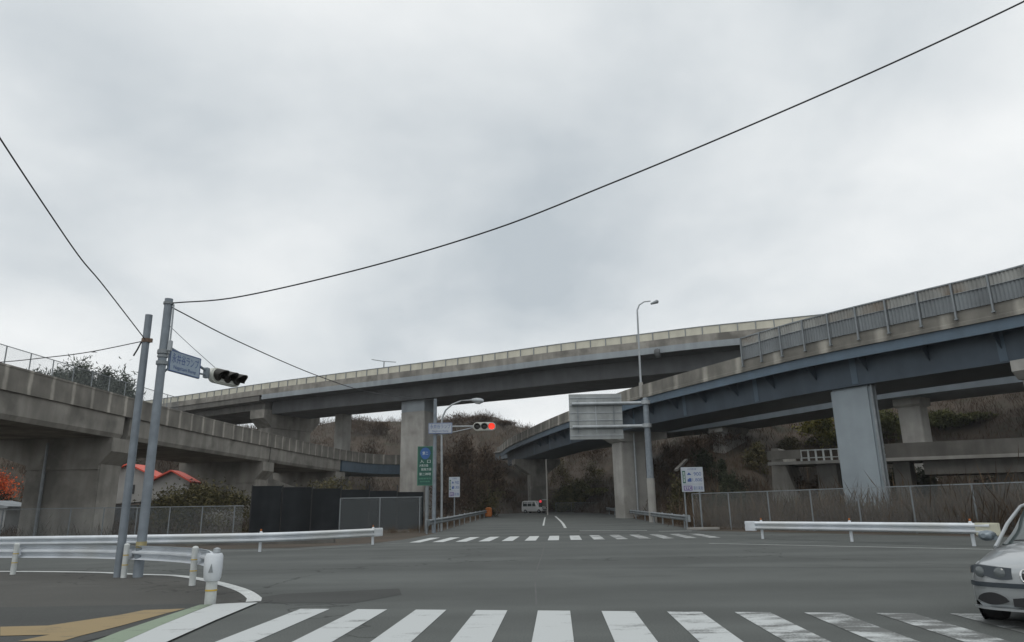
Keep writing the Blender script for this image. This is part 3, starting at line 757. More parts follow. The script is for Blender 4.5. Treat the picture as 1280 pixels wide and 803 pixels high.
def signal_head(parent, c, axis, face, lens, L=1.25, H=.40, vis=.30, tilt=-.18):
    c = Vector(c); a = Vector(axis).normalized(); f = Vector(face).normalized(); u = Vector((0, 0, 1)); k = L / 1.25
    poly = []
    R = H / 2
    for i in range(13): t = PI / 2 + PI * i / 12; poly.append(c - a * (L / 2 - R) + a * (math.cos(t) * R) + u * (math.sin(t) * R))
    for i in range(13): t = -PI / 2 + PI * i / 12; poly.append(c + a * (L / 2 - R) + a * (math.cos(t) * R) + u * (math.sin(t) * R))
    hd = MB().prism([q - f * .11 for q in poly], f * .20).build('signal_housing', SIGBODY, parent, bevel=.035)
    for i, lm in enumerate(lens):
        cc = c + a * ((i - 1) * .40 * k) + f * .09
        MB().lathe([(.165 * k, -.005), (.165 * k, .012), (.10 * k, .035), (.01, .042)], cc, axis=f, n=20).build('lens', lm, hd, smooth=True)
        v = MB(); vs = []; fs = []; r0, r1 = .172 * k, .186 * k; na = 15
        for r in (r0, r1):
            for s, wd in ((0, 1.0), (vis * .6, 1.0), (vis, 1.0)):
                for j in range(na):
                    t = math.radians(-22 + 224 * j / (na - 1))
                    ext = s * (.45 + .55 * max(0, math.sin(t)))
                    vs.append(cc + f * ext + u * (ext * tilt) + a * (math.cos(t) * r) + u * (math.sin(t) * r))
        for l in range(2):
            b = l * 3 * na
            for i2 in range(2):
                for j in range(na - 1): fs.append((b + i2 * na + j, b + i2 * na + j + 1, b + (i2 + 1) * na + j + 1, b + (i2 + 1) * na + j))
        for j in range(na - 1): fs.append((2 * na + j, 2 * na + j + 1, 5 * na + j + 1, 5 * na + j))
        for i2 in range(2):
            for j in (0, na - 1): fs.append((i2 * na + j, (i2 + 1) * na + j, 3 * na + (i2 + 1) * na + j, 3 * na + i2 * na + j))
        v.add(vs, fs).build('visor', VISOR, hd, smooth=True)
    return hd
def board(parent, c, right, w, h, m, name='sign_board', d=.03, back=GALV_D):
    R = Vector(right).normalized(); c = Vector(c); N_ = R.cross(Vector((0, 0, 1)))
    q = [c + R * (sx * w / 2) + Vector((0, 0, sz * h / 2)) for sx, sz in ((-1, -1), (1, -1), (1, 1), (-1, 1))]
    return MB().prism([p - N_ * d for p in q], N_ * d * 1.98).build(name, m, parent, bevel=.008)
def frame(parent, c, right, w, h, m, t=.02, lift=.034):
    R = Vector(right).normalized(); c = Vector(c) + R.cross(Vector((0, 0, 1))) * lift; U = Vector((0, 0, 1)); mb = MB()
    for a, b in (((-1, -1), (1, -1)), ((-1, 1), (1, 1)), ((-1, -1), (-1, 1)), ((1, -1), (1, 1))):
        mb.bar(c + R * (a[0] * (w / 2 - t)) + U * (a[1] * (h / 2 - t)), c + R * (b[0] * (w / 2 - t)) + U * (b[1] * (h / 2 - t)), t, .006, up=R.cross(U))
    return mb.build('border', m, parent)

# plain leaning-free pole with a cable clamp
b0 = at_z(147, 722); t0 = at_y(182.5, 394, b0.y)
pl = thing('cable_pole', 'thinner grey steel pole with only cable clamps, on the traffic island', 'pole', (b0.x, b0.y, 0), 'grey poles on the traffic island')
MB().tube([(b0.x, b0.y, -.3), (b0.x, b0.y, 3), (b0.x, b0.y, t0.z)], .098, 16, .088).build('shaft', POLE, pl, smooth=True)
kz = at_y(180, 426, b0.y).z
MB().lathe([(.098, -.05), (.108, -.05), (.108, .05), (.098, .05)], (b0.x, b0.y, kz), n=16).box((b0.x + .12, b0.y, kz), (.08, .06, .1)).build('cable_clamp', mat('rusty_clamp', (.16, .11, .08), .8, var=.2), pl)
MB().tube([(b0.x - .09, b0.y - .05, kz - .05), (b0.x - .15, b0.y - .08, kz - .25), (b0.x - .22, b0.y - .1, kz - .42)], .02, 8).build('cable_tail', BLACK, pl)
cp = Vector((b0.x, b0.y, kz))

b1 = at_z(172, 722); X1, Y1 = b1.x, b1.y
t1 = at_y(210.5, 374, Y1)
ps = thing('signal_pole', 'thick grey steel pole on the island carrying blue name sign and side-facing signal', 'signal pole', (X1, Y1, 0), 'grey poles on the traffic island')
MB().tube([(X1, Y1, -.3), (X1, Y1, 3), (X1, Y1, t1.z)], .112, 18, .10).build('shaft', POLE, ps, smooth=True)
for zz in (t1.z - .12, t1.z - 1.38, t1.z - 1.52): MB().lathe([(.10, -.03), (.125, -.03), (.125, .03), (.10, .03)], (X1, Y1, zz), n=16).build('clamp', GALV_D, ps)
sl = MB().lathe([(.108, -.07), (.118, -.07), (.118, .07), (.108, .07)], (X1, Y1, at_y(176, 681, Y1).z), n=16).build('number_band', mat('pole_band', (.34, .29, .15), .7, var=.2, scale=9), ps)
MB().tube([(X1 + .14, Y1, t1.z - .15), (X1 + .15, Y1, t1.z - .7), (X1 + .15, Y1, t1.z - 1.45)], .022, 8).box((X1 + .16, Y1, t1.z - 1.25), (.09, .09, .26)).build('conduit', GALV, ps)
sgR = (Vector((-8.15, 18.95, 0)) - Vector((X1 + .05, Y1 + .05, 0))).normalized()
za = at_y(204, 452, Y1).z
AX = Vector((.42, 2.0, 0)).normalized()
P0 = Vector((X1, Y1, za))
ends = at_wall(258, 466, (X1, Y1), (X1 + AX.x, Y1 + AX.y))
arm = MB()
e1 = Vector((ends.x, ends.y, ends.z + .03))
arm.tube([P0 + Vector((0, 0, .45)), P0.lerp(e1, .5) + Vector((0, 0, .26)), e1 + Vector((0, 0, .02))], .036, 10)
arm.tube([P0 + Vector((0, 0, -.28)) + AX * .1, P0 + AX * .25 + Vector((0, 0, -.12)), e1 + Vector((0, 0, -.09))], .026, 10)
arm.box(tuple(e1 + Vector((0, 0, -.04))), (.12, .16, .28), 0)
arm.build('arm', POLE, ps, smooth=True)
sc_ = P0 + AX * .72 + Vector((.10, 0, .06)); sgw = 1.26
bd = board(ps, sc_, AX, sgw, .56, SIGNB, 'name_sign')
N_ = AX.cross(Vector((0, 0, 1)))
frame(bd, sc_, AX, sgw, .56, LET_B, .018)
text('永井谷ランプ', LET_B, bd, sc_ + Vector((0, 0, .08)), AX, sgw * .86, .25, lift=.034)
text('Nagaitani Ramp', LET_B, bd, sc_ + Vector((0, 0, -.16)), AX, sgw * .72, .12, lift=.034)
for zz in (.18, -.1): MB().lathe([(.10, -.045), (.14, -.045), (.14, .045), (.10, .045)], (X1, Y1, sc_.z + zz), n=14).build('sign_clamp', GALV_D, ps)
fx = Vector((.955, -.30, 0)).normalized(); axh = Vector((.30, .955, 0)).normalized()
hc = e1 + AX * .16 + axh * .62 + Vector((.0, 0, -.04))
signal_head(ps, hc, axh, fx, [LAMPOFF] * 3, 1.25, .42, .34, -.22)

# pole, sign and red light ahead on the left of the far road
YC = 49.0
b2 = at_z(542, 655, road_z(YC)); b2 = at_y(542.5, 640, YC); X2 = b2.x
t2 = at_y(544, 499, YC)
p3 = thing('signal_pole', 'signal pole ahead with white name sign and red light lit', 'signal pole', (X2, YC, road_z(YC)))
MB().tube([(X2, YC, -.3), (X2, YC, 4), (X2, YC, t2.z)], .14, 14, .115).build('shaft', POLE, p3, smooth=True)
c = at_y(550.5, 536, YC - .2); c.z = at_y(550.5, 536, YC).z
bd = board(p3, c, (1, 0, 0), 1.62, .74, SIGNW, 'name_sign'); frame(bd, c, (1, 0, 0), 1.62, .74, LET_B, .03)
text('永井谷ランプ', LET_B, bd, c + Vector((0, 0, .12)), (1, 0, 0), 1.4, .30, lift=.034); text('Nagaitani Ramp', LET_B, bd, c + Vector((0, 0, -.2)), (1, 0, 0), 1.1, .15, lift=.034)
h = at_y(605.5, 533.3, YC - .3)
am = MB().tube([(X2, YC, h.z + .08), (h.x - .7, YC - .25, h.z + .03)], .045, 8).tube([(X2, YC, h.z - .55), (X2 + 1.4, YC - .1, h.z - .30), (h.x - .7, YC - .25, h.z - .05)], .03, 8).build('arm', GALV, p3, smooth=True)
signal_head(p3, h, (1, 0, 0), (.0, -1, 0), [LAMPOFF, LAMPOFF, REDLIT], 1.55, .56, .28, -.1)

# street lamp beside it
YL = 52.0
bl = at_y(552, 640, YL); XL = bl.x
lp = thing('street_lamp', 'grey street lamp with long curved arm beside the far signal pole', 'street lamp', (XL, YL, road_z(YL)))
arc = [at_y(x, y, YL) for x, y in ((552, 530), (553, 522), (557, 513), (565, 506), (576, 501.5), (590, 500))]
MB().tube([(XL, YL, -.3), (XL, YL, 3)] + arc, .085, 12, .05).build('shaft', GALV, lp, smooth=True)
hd = at_y(597, 501, YL)
MB().lathe([(.03, -.5), (.12, -.4), (.2, -.1), (.2, .2), (.12, .42), (.02, .46)], hd, axis=(1, 0, -.1), n=14).build('lamp_head', GALV, lp, smooth=True)
MB().lathe([(.02, -.3), (.13, -.2), (.15, .1), (.02, .3)], hd + Vector((.05, 0, -.12)), axis=(1, 0, -.1), n=14).build('lamp_glass', mat('lamp_glass', (.45, .47, .47), .2, var=.05), lp, smooth=True)

# green expressway entrance sign
YG = 50.0; c = at_y(531.5, 582.5, YG); b = at_y(533, 650, YG)
gs = thing('entrance_sign', 'tall green expressway entrance sign with blue shield on one post', 'sign', (b.x, YG, road_z(YG)))
MB().tube([(b.x, YG + .12, -.3), (b.x, YG + .12, c.z + 1.2)], .13, 12).build('post', GALV_D, gs, smooth=True)
bd = board(gs, c, (1, 0, 0), 1.08, 2.66, SIGNG); frame(bd, c, (1, 0, 0), 1.08, 2.66, mat('pale_green_line', (.10, .30, .2), .5), .025)
sh = [c + Vector((math.cos(t) * .36 * (1.0 if math.sin(t) > -.2 else .92), -.032, .84 + math.sin(t) * .40)) for t in [2 * PI * i / 18 for i in range(18)]]
s_ = MB().prism(sh, (0, -.008, 0)).build('route_shield', SHIELD, bd)
text('第二', INKW, s_, c + Vector((0, 0, .86)), (1, 0, 0), .40, .22, lift=.046)
for t, z, w, hh, dx in (('入  口', .30, .74, .22, 0), ('大阪方面', .02, .62, .17, -.1), ('姫路方面', -.24, .70, .18, .08), ('第二神明', -.56, .80, .19, 0), ('自動車専用', -.86, .82, .12, 0), ('有料道路', -1.06, .70, .10, 0)):
    text(t, INKW if z > -.7 else MATS['pale_green_line'], bd, c + Vector((dx, 0, z)), (1, 0, 0), w, hh, lift=.036)

def toll_sign(label, c, w, h, posts, zb, group):
    R = Vector((1, 0, 0)); c = Vector(c)
    r = thing('toll_sign', label, 'sign', (c.x, c.y, zb), group)
    mb = MB()
    for dx in posts: mb = MB().tube([(c.x + dx, c.y + .09, zb - .3), (c.x + dx, c.y + .09, c.z + h * .45)], .055, 10).build('post', GALV_D, r, smooth=True)
    bd = board(r, c, R, w, h, SIGNW)
    U = Vector((0, 0, 1))
    MB().box(tuple(c + R * (-w * .38) + U * (h * .10) + Vector((0, -.034, 0))), (w * .13, .01, h * .50)).build('green_panel', SIGNG, bd)
    text('普\n通\n車', INKW, bd, c + R * (-w * .38) + U * (h * .10), R, w * .09, h * .42, lift=.043)
    text('入口料金', LET_B, bd, c + U * (h * .42), R, w * .42, h * .075, lift=.034)
    car = [(-.5, -.3), (.5, -.3), (.5, .0), (.28, .05), (.12, .4), (-.2, .4), (-.34, .05), (-.5, .0)]
    MB().prism([c + R * (-w * .14 + x * w * .17) + U * (h * .22 + z * h * .14) + Vector((0, -.031, 0)) for x, z in car], (0, -.006, 0)).build('car_symbol', LET_B, bd)
    tr = [(-.5, -.4), (.5, -.4), (.5, .5), (-.15, .5), (-.15, .3), (-.38, .3), (-.5, .05)]
    MB().prism([c + R * (-w * .14 + x * w * .18) + U * (-h * .03 + z * h * .16) + Vector((0, -.031, 0)) for x, z in tr], (0, -.006, 0)).build('truck_symbol', LET_B, bd)
    text('900', LET_B, bd, c + R * (w * .24) + U * (h * .22), R, w * .34, h * .15, lift=.034)
    text('1,800', LET_B, bd, c + R * (w * .22) + U * (-h * .03), R, w * .44, h * .15, lift=.034)
    MB().box(tuple(c + U * (-h * .19) + Vector((0, -.033, 0))), (w * .88, .006, h * .012)).build('divider', GALV_D, bd)
    MB().box(tuple(c + R * (-w * .23) + U * (-h * .35) + Vector((0, -.034, 0))), (w * .40, .01, h * .20)).build('purple_panel', PURP, bd)
    text('ETC', INKW, bd, c + R * (-w * .23) + U * (-h * .35), R, w * .30, h * .12, lift=.043)
    text('割引実施', LET_B, bd, c + R * (w * .23) + U * (-h * .35), R, w * .42, h * .15, lift=.034)
    return r
c = at_y(865.5, 599.5, 47.2)
toll_sign('white toll price sign on two posts in front of the right wire fence', c, 1.42, 1.56, (-.55, .42), 0, 'white toll price signs')
MB_c = at_z(873, 661)
c = at_y(568, 609, 60)
toll_sign('smaller white toll price sign on one post beside the left verge', c, .90, 1.62, (0,), road_z(60), 'white toll price signs')
o = MB().box((11.9, 46.9, .07), (2.0, .35, .16)).build('kerb_block', CONC_P, bevel=.03); tag(o, 'pale concrete kerb block at the foot of the larger toll price sign', 'kerb block')

# big overhead sign seen from behind
YS = 62.0; XS = at_y(814.5, 620, YS).x
bs = thing('overhead_sign', 'large overhead road sign seen from its ribbed aluminium back on a tall pole', 'sign', (XS, YS, road_z(YS)))
tp = at_y(809, 499, YS); zb = at_y(815, 598, YS).z
MB().tube([(XS, YS, zb), (XS, YS, tp.z)], .30, 18, .24).lathe([(.24, tp.z), (.20, tp.z + .1), (.02, tp.z + .14)], (XS, YS, 0), n=18).build('pole', POLE, bs, smooth=True)
MB().tube([(XS, YS, -.4), (XS, YS, zb)], .335, 18).build('pole_base', CONC_P, bs, smooth=True)
q0, q1, q2, q3 = at_y(714, 549, YS), at_y(780, 549, YS), at_y(780, 491, YS), at_y(714, 492, YS)
cx, cz, w, hh = (q0.x + q1.x) / 2, (q0.z + q2.z) / 2, 4.65, q2.z - q0.z
sp_ = MB().box((cx, YS + .55, cz), (w, .06, hh)).build('sign_panel', mat('sign_back', (.34, .36, .36), .5, metal=.3, var=.1, scale=1.5, streak=.2), bs)
for i in range(6):
    MB().box((cx, YS + .49, cz - hh / 2 + hh * (i + .5) / 6), (w, .055, .07)).build('rib', GALV, sp_)
for dx in (-.34, 0, .34):
    MB().box((cx + dx * w, YS + .44, cz), (.10, .04, hh * .72)).build('stiffener', GALV_D if dx else GALV, sp_)
for yy in (503.5, 532.5):
    z = at_y(790, yy, YS).z
    MB().tube([(cx - w * .45, YS + .3, z), (XS - .6, YS + .3, z), (XS + .35, YS + .05, z)], .15, 12).lathe([(.34, -.16), (.40, -.16), (.40, .16), (.34, .16)], (XS, YS, z), n=18).build('arm', GALV, bs, smooth=True)

# tall lamp standing on the slip road parapet
m = m_for(C, 801, -.1, 12.4); p, n, g = C.at(m)
hl = thing('highway_lamp', 'tall thin highway lamp with crook arm rising above the slip road parapet', 'street lamp', (p.x, p.y, ZC + .3))
lx = at_y(801, 480, p.y - .1)
pts = [(lx.x, p.y - .14, ZC + .3), (lx.x, p.y - .14, ZC + 1.4), tuple(at_y(799.5, 450, p.y - .14)), tuple(at_y(797, 398, p.y - .14)), tuple(at_y(796.5, 388, p.y - .14)), tuple(at_y(799, 381.5, p.y - .14)), tuple(at_y(805, 377.5, p.y - .14)), tuple(at_y(813, 376.5, p.y - .14))]
MB().tube(pts, .11, 12, .055).build('shaft', GALV, hl, smooth=True)
MB().tube([(lx.x, p.y - .14, ZC + .05), (lx.x, p.y - .14, ZC + 1.5)], .2, 12).build('pedestal', CONC_P, hl, smooth=True)
hd = at_y(818, 378.5, p.y - .14)
MB().lathe([(.02, -.42), (.1, -.36), (.15, 0), (.2, .3), (.1, .42), (.01, .44)], hd, axis=(1, 0, .35), n=12).build('lamp_head', GALV_D, hl, smooth=True)
# lamp on the high viaduct, mostly hidden by its barrier
m = m_for(B, 480, -7, 22); p, n, g = B.at(m); q = p + n * -7
tl = thing('highway_lamp', 'twin arm highway lamp tip showing above the cream noise panels', 'street lamp', (q.x, q.y, ZB - 1.5))
tz = at_y(480, 452, q.y).z
MB().tube([(q.x, q.y, ZB - 1.5), (q.x, q.y, tz)], .09, 10).build('shaft', GALV_D, tl, smooth=True)
MB().tube([q * 1 + Vector((-2.0, 0, tz - q.z + .35)), Vector((q.x, q.y, tz)), q * 1 + Vector((1.9, 0, tz - q.z - .15))], .06, 8).build('arm', GALV_D, tl, smooth=True)

# far post with a red light by the bridge pier
YR = 98.0; q = at_y(684.5, 640, YR); tp = at_y(684.5, 574, YR)
fp = thing('signal_pole', 'thin pale pole far ahead by the pier with a small red light', 'signal pole', (q.x, YR, road_z(YR)))
MB().tube([(q.x, YR, 0), (q.x, YR, tp.z)], .10, 10).build('shaft', CONC_P, fp, smooth=True)
c = at_y(675.5, 627, YR)
MB().tube([(q.x, YR, c.z + .2), (c.x, YR, c.z + .2)], .04, 8).build('arm', GALV, fp)
hd = MB().box((c.x, YR, c.z - .25), (.5, .25, 1.0)).build('signal_housing', BLACK, fp, bevel=.05)
MB().lathe([(.17, 0), (.17, .02), (.02, .05)], (c.x, YR - .13, c.z), axis=(0, -1, 0), n=14).build('lens', REDFAR, hd)

# ------------------------------------------------------------------ overhead wires
WIRE = mat('wire_black', (.02, .021, .024), .6, var=.0)
def wire(label, pix, a, b, r, group='overhead wires', first=None, last=None):
    pts = [at_wall(x, y, a, b) for x, y in pix]
    if first is not None: pts[0] = Vector(first)
    if last is not None: pts[-1] = Vector(last)
    P = Path(pts); mb = MB().tube([P.at(P.len * i / 60)[0] for i in range(61)], r, 6)
    o = mb.build('overhead_wire', WIRE, smooth=True); tag(o, label, 'wire', group); return o
topP = Vector((X1 + .1, Y1, at_y(217, 379, Y1).z))
wire('long black overhead wire sweeping up to the top right corner', [(217, 379.5), (300, 371), (460, 334), (620, 286), (760, 231), (907, 170), (1100, 86), (1280, 2), (1440, -80)], (X1, Y1), (9.8, 11.5), .017, first=topP)
wire('black wire dropping steeply from the upper left edge to the thinner pole', [(178, 428), (130, 358), (100, 322), (60, 264), (0, 173), (-70, 62)], (b0.x, b0.y), (-7.4, 9.2), .013, first=cp)
wire('nearly level black wire from the thinner pole to the left edge', [(178, 430), (110, 440.5), (50, 448), (0, 453), (-120, 462)], (b0.x, b0.y), (-18, 20.5), .012, first=cp)
wire('black wire from the thicker pole across the road to the far signal pole', [(219, 386), (300, 428), (400, 471), (470, 492), (543, 502)], (X1, Y1), (X2, YC), .016, first=topP + Vector((0, 0, -.12)), last=(X2, YC, t2.z - .1))
wire('thin grey stay wire from the thicker pole down to the side-facing signal', [(215, 408), (240, 434), (266, 462)], (X1, Y1), (hc.x, hc.y), .007, first=(X1 + .1, Y1, at_y(214, 408, Y1).z), last=hc - axh * .4 + Vector((0, 0, .2)))

# ------------------------------------------------------------------ fences
def wire_fence(label, pts, h, step, group=None, zf=lambda x, y: 0.0, m=MESHM, pm=GALV_D, z0=.05, maxn=60):
    P = Path([(x, y, zf(x, y)) for x, y in pts]); r = thing('mesh_fence', label, 'fence', (pts[0][0], pts[0][1], zf(*pts[0])), group)
    MB().sweep(P.frames(step=1), [(0, z0), (0, h)], closed=False).build('wire_mesh', m, r)
    MB().sweep(P.frames(step=1), rect(-.025, .025, h - .02, h + .03)).build('top_rail', pm, r)
    k = 0; post = None; n_ = 0
    while k <= P.len and n_ < maxn:
        p, n, g = P.at(k); q = p - Vector(r.location)
        if post is None: post = MB().box((0, 0, h / 2 - .2), (.06, .06, h + .4)).build('post', pm, r, local=True); post.location = q
        else: inst(post, r, q)
        k += step; n_ += 1
    return r
wire_fence('grey wire mesh fence on the left behind the far guardrail', [(-56, 44.5), (-40, 45.2), (-17.6, 47.6)], 1.92, 2.0, 'grey wire mesh fences')
wire_fence('wire mesh fence with a gate post in front of the dark screen fence', [(-12.0, 50.4), (-6.35, 50.2)], 2.35, 2.75, 'grey wire mesh fences')
wire_fence('tall wire mesh fence on the right holding back dry reeds', [(11.9, 49.2), (15.6, 44.2), (21.3, 35.6), (27, 28), (34, 20)], 2.25, 2.9, 'grey wire mesh fences')
wire_fence('low mesh fence far ahead in front of green bushes', [(6.5, 117), (12, 117.5), (22, 118)], 1.35, 2.5, 'grey wire mesh fences', zf=lambda x, y: 1.0)
SHEETF = mat('charcoal_screen', (.020, .023, .026), .85, spec=.12, var=.2, scale=1.2, streak=.25)
sf = thing('screen_fence', 'tall charcoal screen fence on the left of the far road', 'fence', (-19, 52.6, 0))
Ps = Path([(-18.9, 52.5, 0), (-13, 54.5, 0), (-7.0, 56.5, 0)])
for i in range(6):
    a, b = Ps.len * i / 6 + .04, Ps.len * (i + 1) / 6 - .04
    MB().sweep(Ps.frames(a, b, 1), rect(-.02, .02, .05, 3.35 - .10 * i)).build('panel', SHEETF, sf)
    p = Ps.at(a - .04)[0]; MB().box((p.x, p.y + .06, 1.6), (.08, .08, 3.6)).build('post', BLACK, sf)
o = MB().box((-22, 36.5, .12), (26, .3, .5), .045).build('kerb_wall', CONC_D, bevel=.03); tag(o, 'low dark concrete kerb wall behind the left guardrail', 'wall')

# ------------------------------------------------------------------ house with red roof, shed
REDR = mat('red_roof', (.66, .09, .05), .5, var=.12, scale=1)
HW = mat('house_white', (.33, .325, .31), .7, var=.08, scale=.6, streak=.15)
hs = thing('house', 'white house with bright red gabled roofs behind the left viaduct pier', 'house', (-41, 84, 0))
MB().box((-41.4, 83.6, 1.3), (8.2, 3.0, 2.6)).build('ground_floor', mat('dark_shopfront', (.04, .045, .05), .3, var=.15), hs)
w1 = MB().prism([(-47, 82, 2.62), (-38.4, 82, 3.1), (-38.4, 82, 4.6), (-43.6, 82, 7.0), (-47, 82, 5.6)], (0, 3, 0)).build('wall', HW, hs)
w2 = MB().prism([(-40.2, 80.6, 3.0), (-36.0, 80.6, 3.8), (-36.0, 80.6, 5.0), (-38.0, 80.6, 6.1), (-40.2, 80.6, 5.0)], (0, 1.8, 0)).build('wall', HW, hs)
def slab(a, b, th, y0, y1):
    a, b = Vector(a), Vector(b); u = Vector((-(b - a).z, 0, (b - a).x)).normalized()
    if u.z < 0: u = -u
    q = [Vector((a.x, y0, a.z)), Vector((b.x, y0, b.z)), Vector((b.x, y0, b.z)) + u * th, Vector((a.x, y0, a.z)) + u * th]
    return MB().prism(q, (0, y1 - y0, 0))
for a, b, y0, y1 in (((-43.6, 0, 7.02), (-37.8, 0, 4.35), 81.5, 85.2), ((-47.3, 0, 5.5), (-43.6, 0, 7.02), 81.5, 85.2), ((-38.0, 0, 6.12), (-35.6, 0, 4.82), 80.1, 82.6), ((-40.6, 0, 4.85), (-38.0, 0, 6.12), 80.1, 82.6)):
    slab(a, b, .15, y0, y1).build('roof', REDR, hs)
for x in (-43.2, -40.9): MB().box((x, 81.985, 4.3), (.9, .06, 1.0)).build('window', BLACK, hs)
sd = thing('shed', 'small pale grey shed at the left edge behind the fence', 'shed', (-46, 62, 0))
MB().box((-45.6, 64, 1.1), (5.2, 4, 2.2)).build('wall', mat('shed_grey', (.36, .37, .37), .6, var=.12, streak=.2), sd)
MB().prism([(-48.5, 61.7, 2.2), (-42.7, 61.7, 2.2), (-42.7, 61.7, 2.35), (-45.6, 61.7, 2.9), (-48.5, 61.7, 2.35)], (0, 4.6, 0)).build('roof', GALV_D, sd)
MB().box((-44.2, 61.99, .95), (.9, .05, 1.9)).build('door', GALV_D, sd)
# ------------------------------------------------------------------ silver saloon car, turning in from the right
SILVER = mat('silver_car_paint', (.40, .42, .43), .28, metal=.6, var=.03, scale=2, coat=.6)
GLASSD = mat('car_glass', (.05, .065, .065), .06, var=.0, spec=.8)
CHROME = mat('chrome', (.7, .7, .7), .12, metal=1.0, var=.02)
TRIM = mat('car_trim_dark', (.035, .045, .055), .35, var=.05)
LAMPG = mat('headlamp_glass', (.10, .115, .12), .10, var=.05, spec=.8)
def loft(rings, capends=True):
    k = len(rings[0]); vs = [p for r in rings for p in r]; fs = []
    for i in range(len(rings) - 1):
        for j in range(k): fs.append((i * k + j, i * k + (j + 1) % k, (i + 1) * k + (j + 1) % k, (i + 1) * k + j))
    if capends: fs.append(tuple(range(k))[::-1]); fs.append(tuple((len(rings) - 1) * k + j for j in range(k)))
    return MB().add(vs, fs)
def car_ring(y, w, zb, zt, crown=.04):
    h = zt - zb
    half = [(w * .90, zb), (w * .985, zb + h * .16), (w, zb + h * .45), (w * .985, zb + h * .66), (w * .95, zb + h * .84), (w * .86, zb + h * .95), (w * .55, zt + crown * .7), (0, zt + crown)]
    return [(x, y, z) for x, z in half] + [(-x, y, z) for x, z in reversed(half[:-1])]
car = thing('silver_car', 'silver saloon car entering from the right edge with twin kidney grille', 'car', (5.88, 8.37, 0))
car.rotation_euler = (0, 0, math.radians(-48))
ST = [(0, .42, .34, .60), (.012, .52, .27, .625), (.035, .62, .225, .65), (.075, .70, .205, .668), (.14, .765, .195, .69), (.24, .81, .19, .715), (.4, .845, .19, .75), (.7, .865, .19, .80), (1.1, .87, .19, .86), (1.5, .872, .19, .90), (2.2, .872, .19, .925), (3.0, .872, .19, .94), (3.6, .865, .2, .96), (4.0, .85, .22, .98), (4.3, .80, .26, .97), (4.42, .70, .32, .92), (4.46, .5, .4, .86)]
MB_ = loft([car_ring(y, w, a, b) for y, w, a, b in ST]); MB_.build('body', SILVER, car, smooth=True, local=True)
GH = [(1.22, .70, .66, .90), (1.55, .71, .60, 1.10), (2.0, .71, .56, 1.345), (2.25, .71, .55, 1.385), (2.8, .71, .55, 1.39), (3.2, .70, .55, 1.345), (3.6, .68, .56, 1.14), (3.95, .66, .58, .985)]
def gh_ring(y, wb, wt, zt, zb=.86, k=1.0, lift=0):
    return [(wb * k, y, zb), ((wb + (wt - wb) * .5) * k, y, zb + (zt - zb) * .55), (wt * k, y, zt - .03 + lift), (wt * .6 * k, y, zt + lift), (0, y, zt + .012 + lift), (-wt * .6 * k, y, zt + lift), (-wt * k, y, zt - .03 + lift), (-(wb + (wt - wb) * .5) * k, y, zb + (zt - zb) * .55), (-wb * k, y, zb)]
loft([gh_ring(*q) for q in GH]).build('windows', GLASSD, car, smooth=True, local=True)
rf = MB()
R_ = [gh_ring(*q, k=1.01, lift=.008)[2:7] for q in GH[2:6]]
vs = [p for r in R_ for p in r]; k = 5
rf.add(vs + [(x, y, z - .03) for x, y, z in vs], [(i * k + j, i * k + j + 1, (i + 1) * k + j + 1, (i + 1) * k + j) for i in range(3) for j in range(4)] + [(20 + i * k + j, 20 + (i + 1) * k + j, 20 + (i + 1) * k + j + 1, 20 + i * k + j + 1) for i in range(3) for j in range(4)])
rf.build('roof', SILVER, car, smooth=True, local=True)
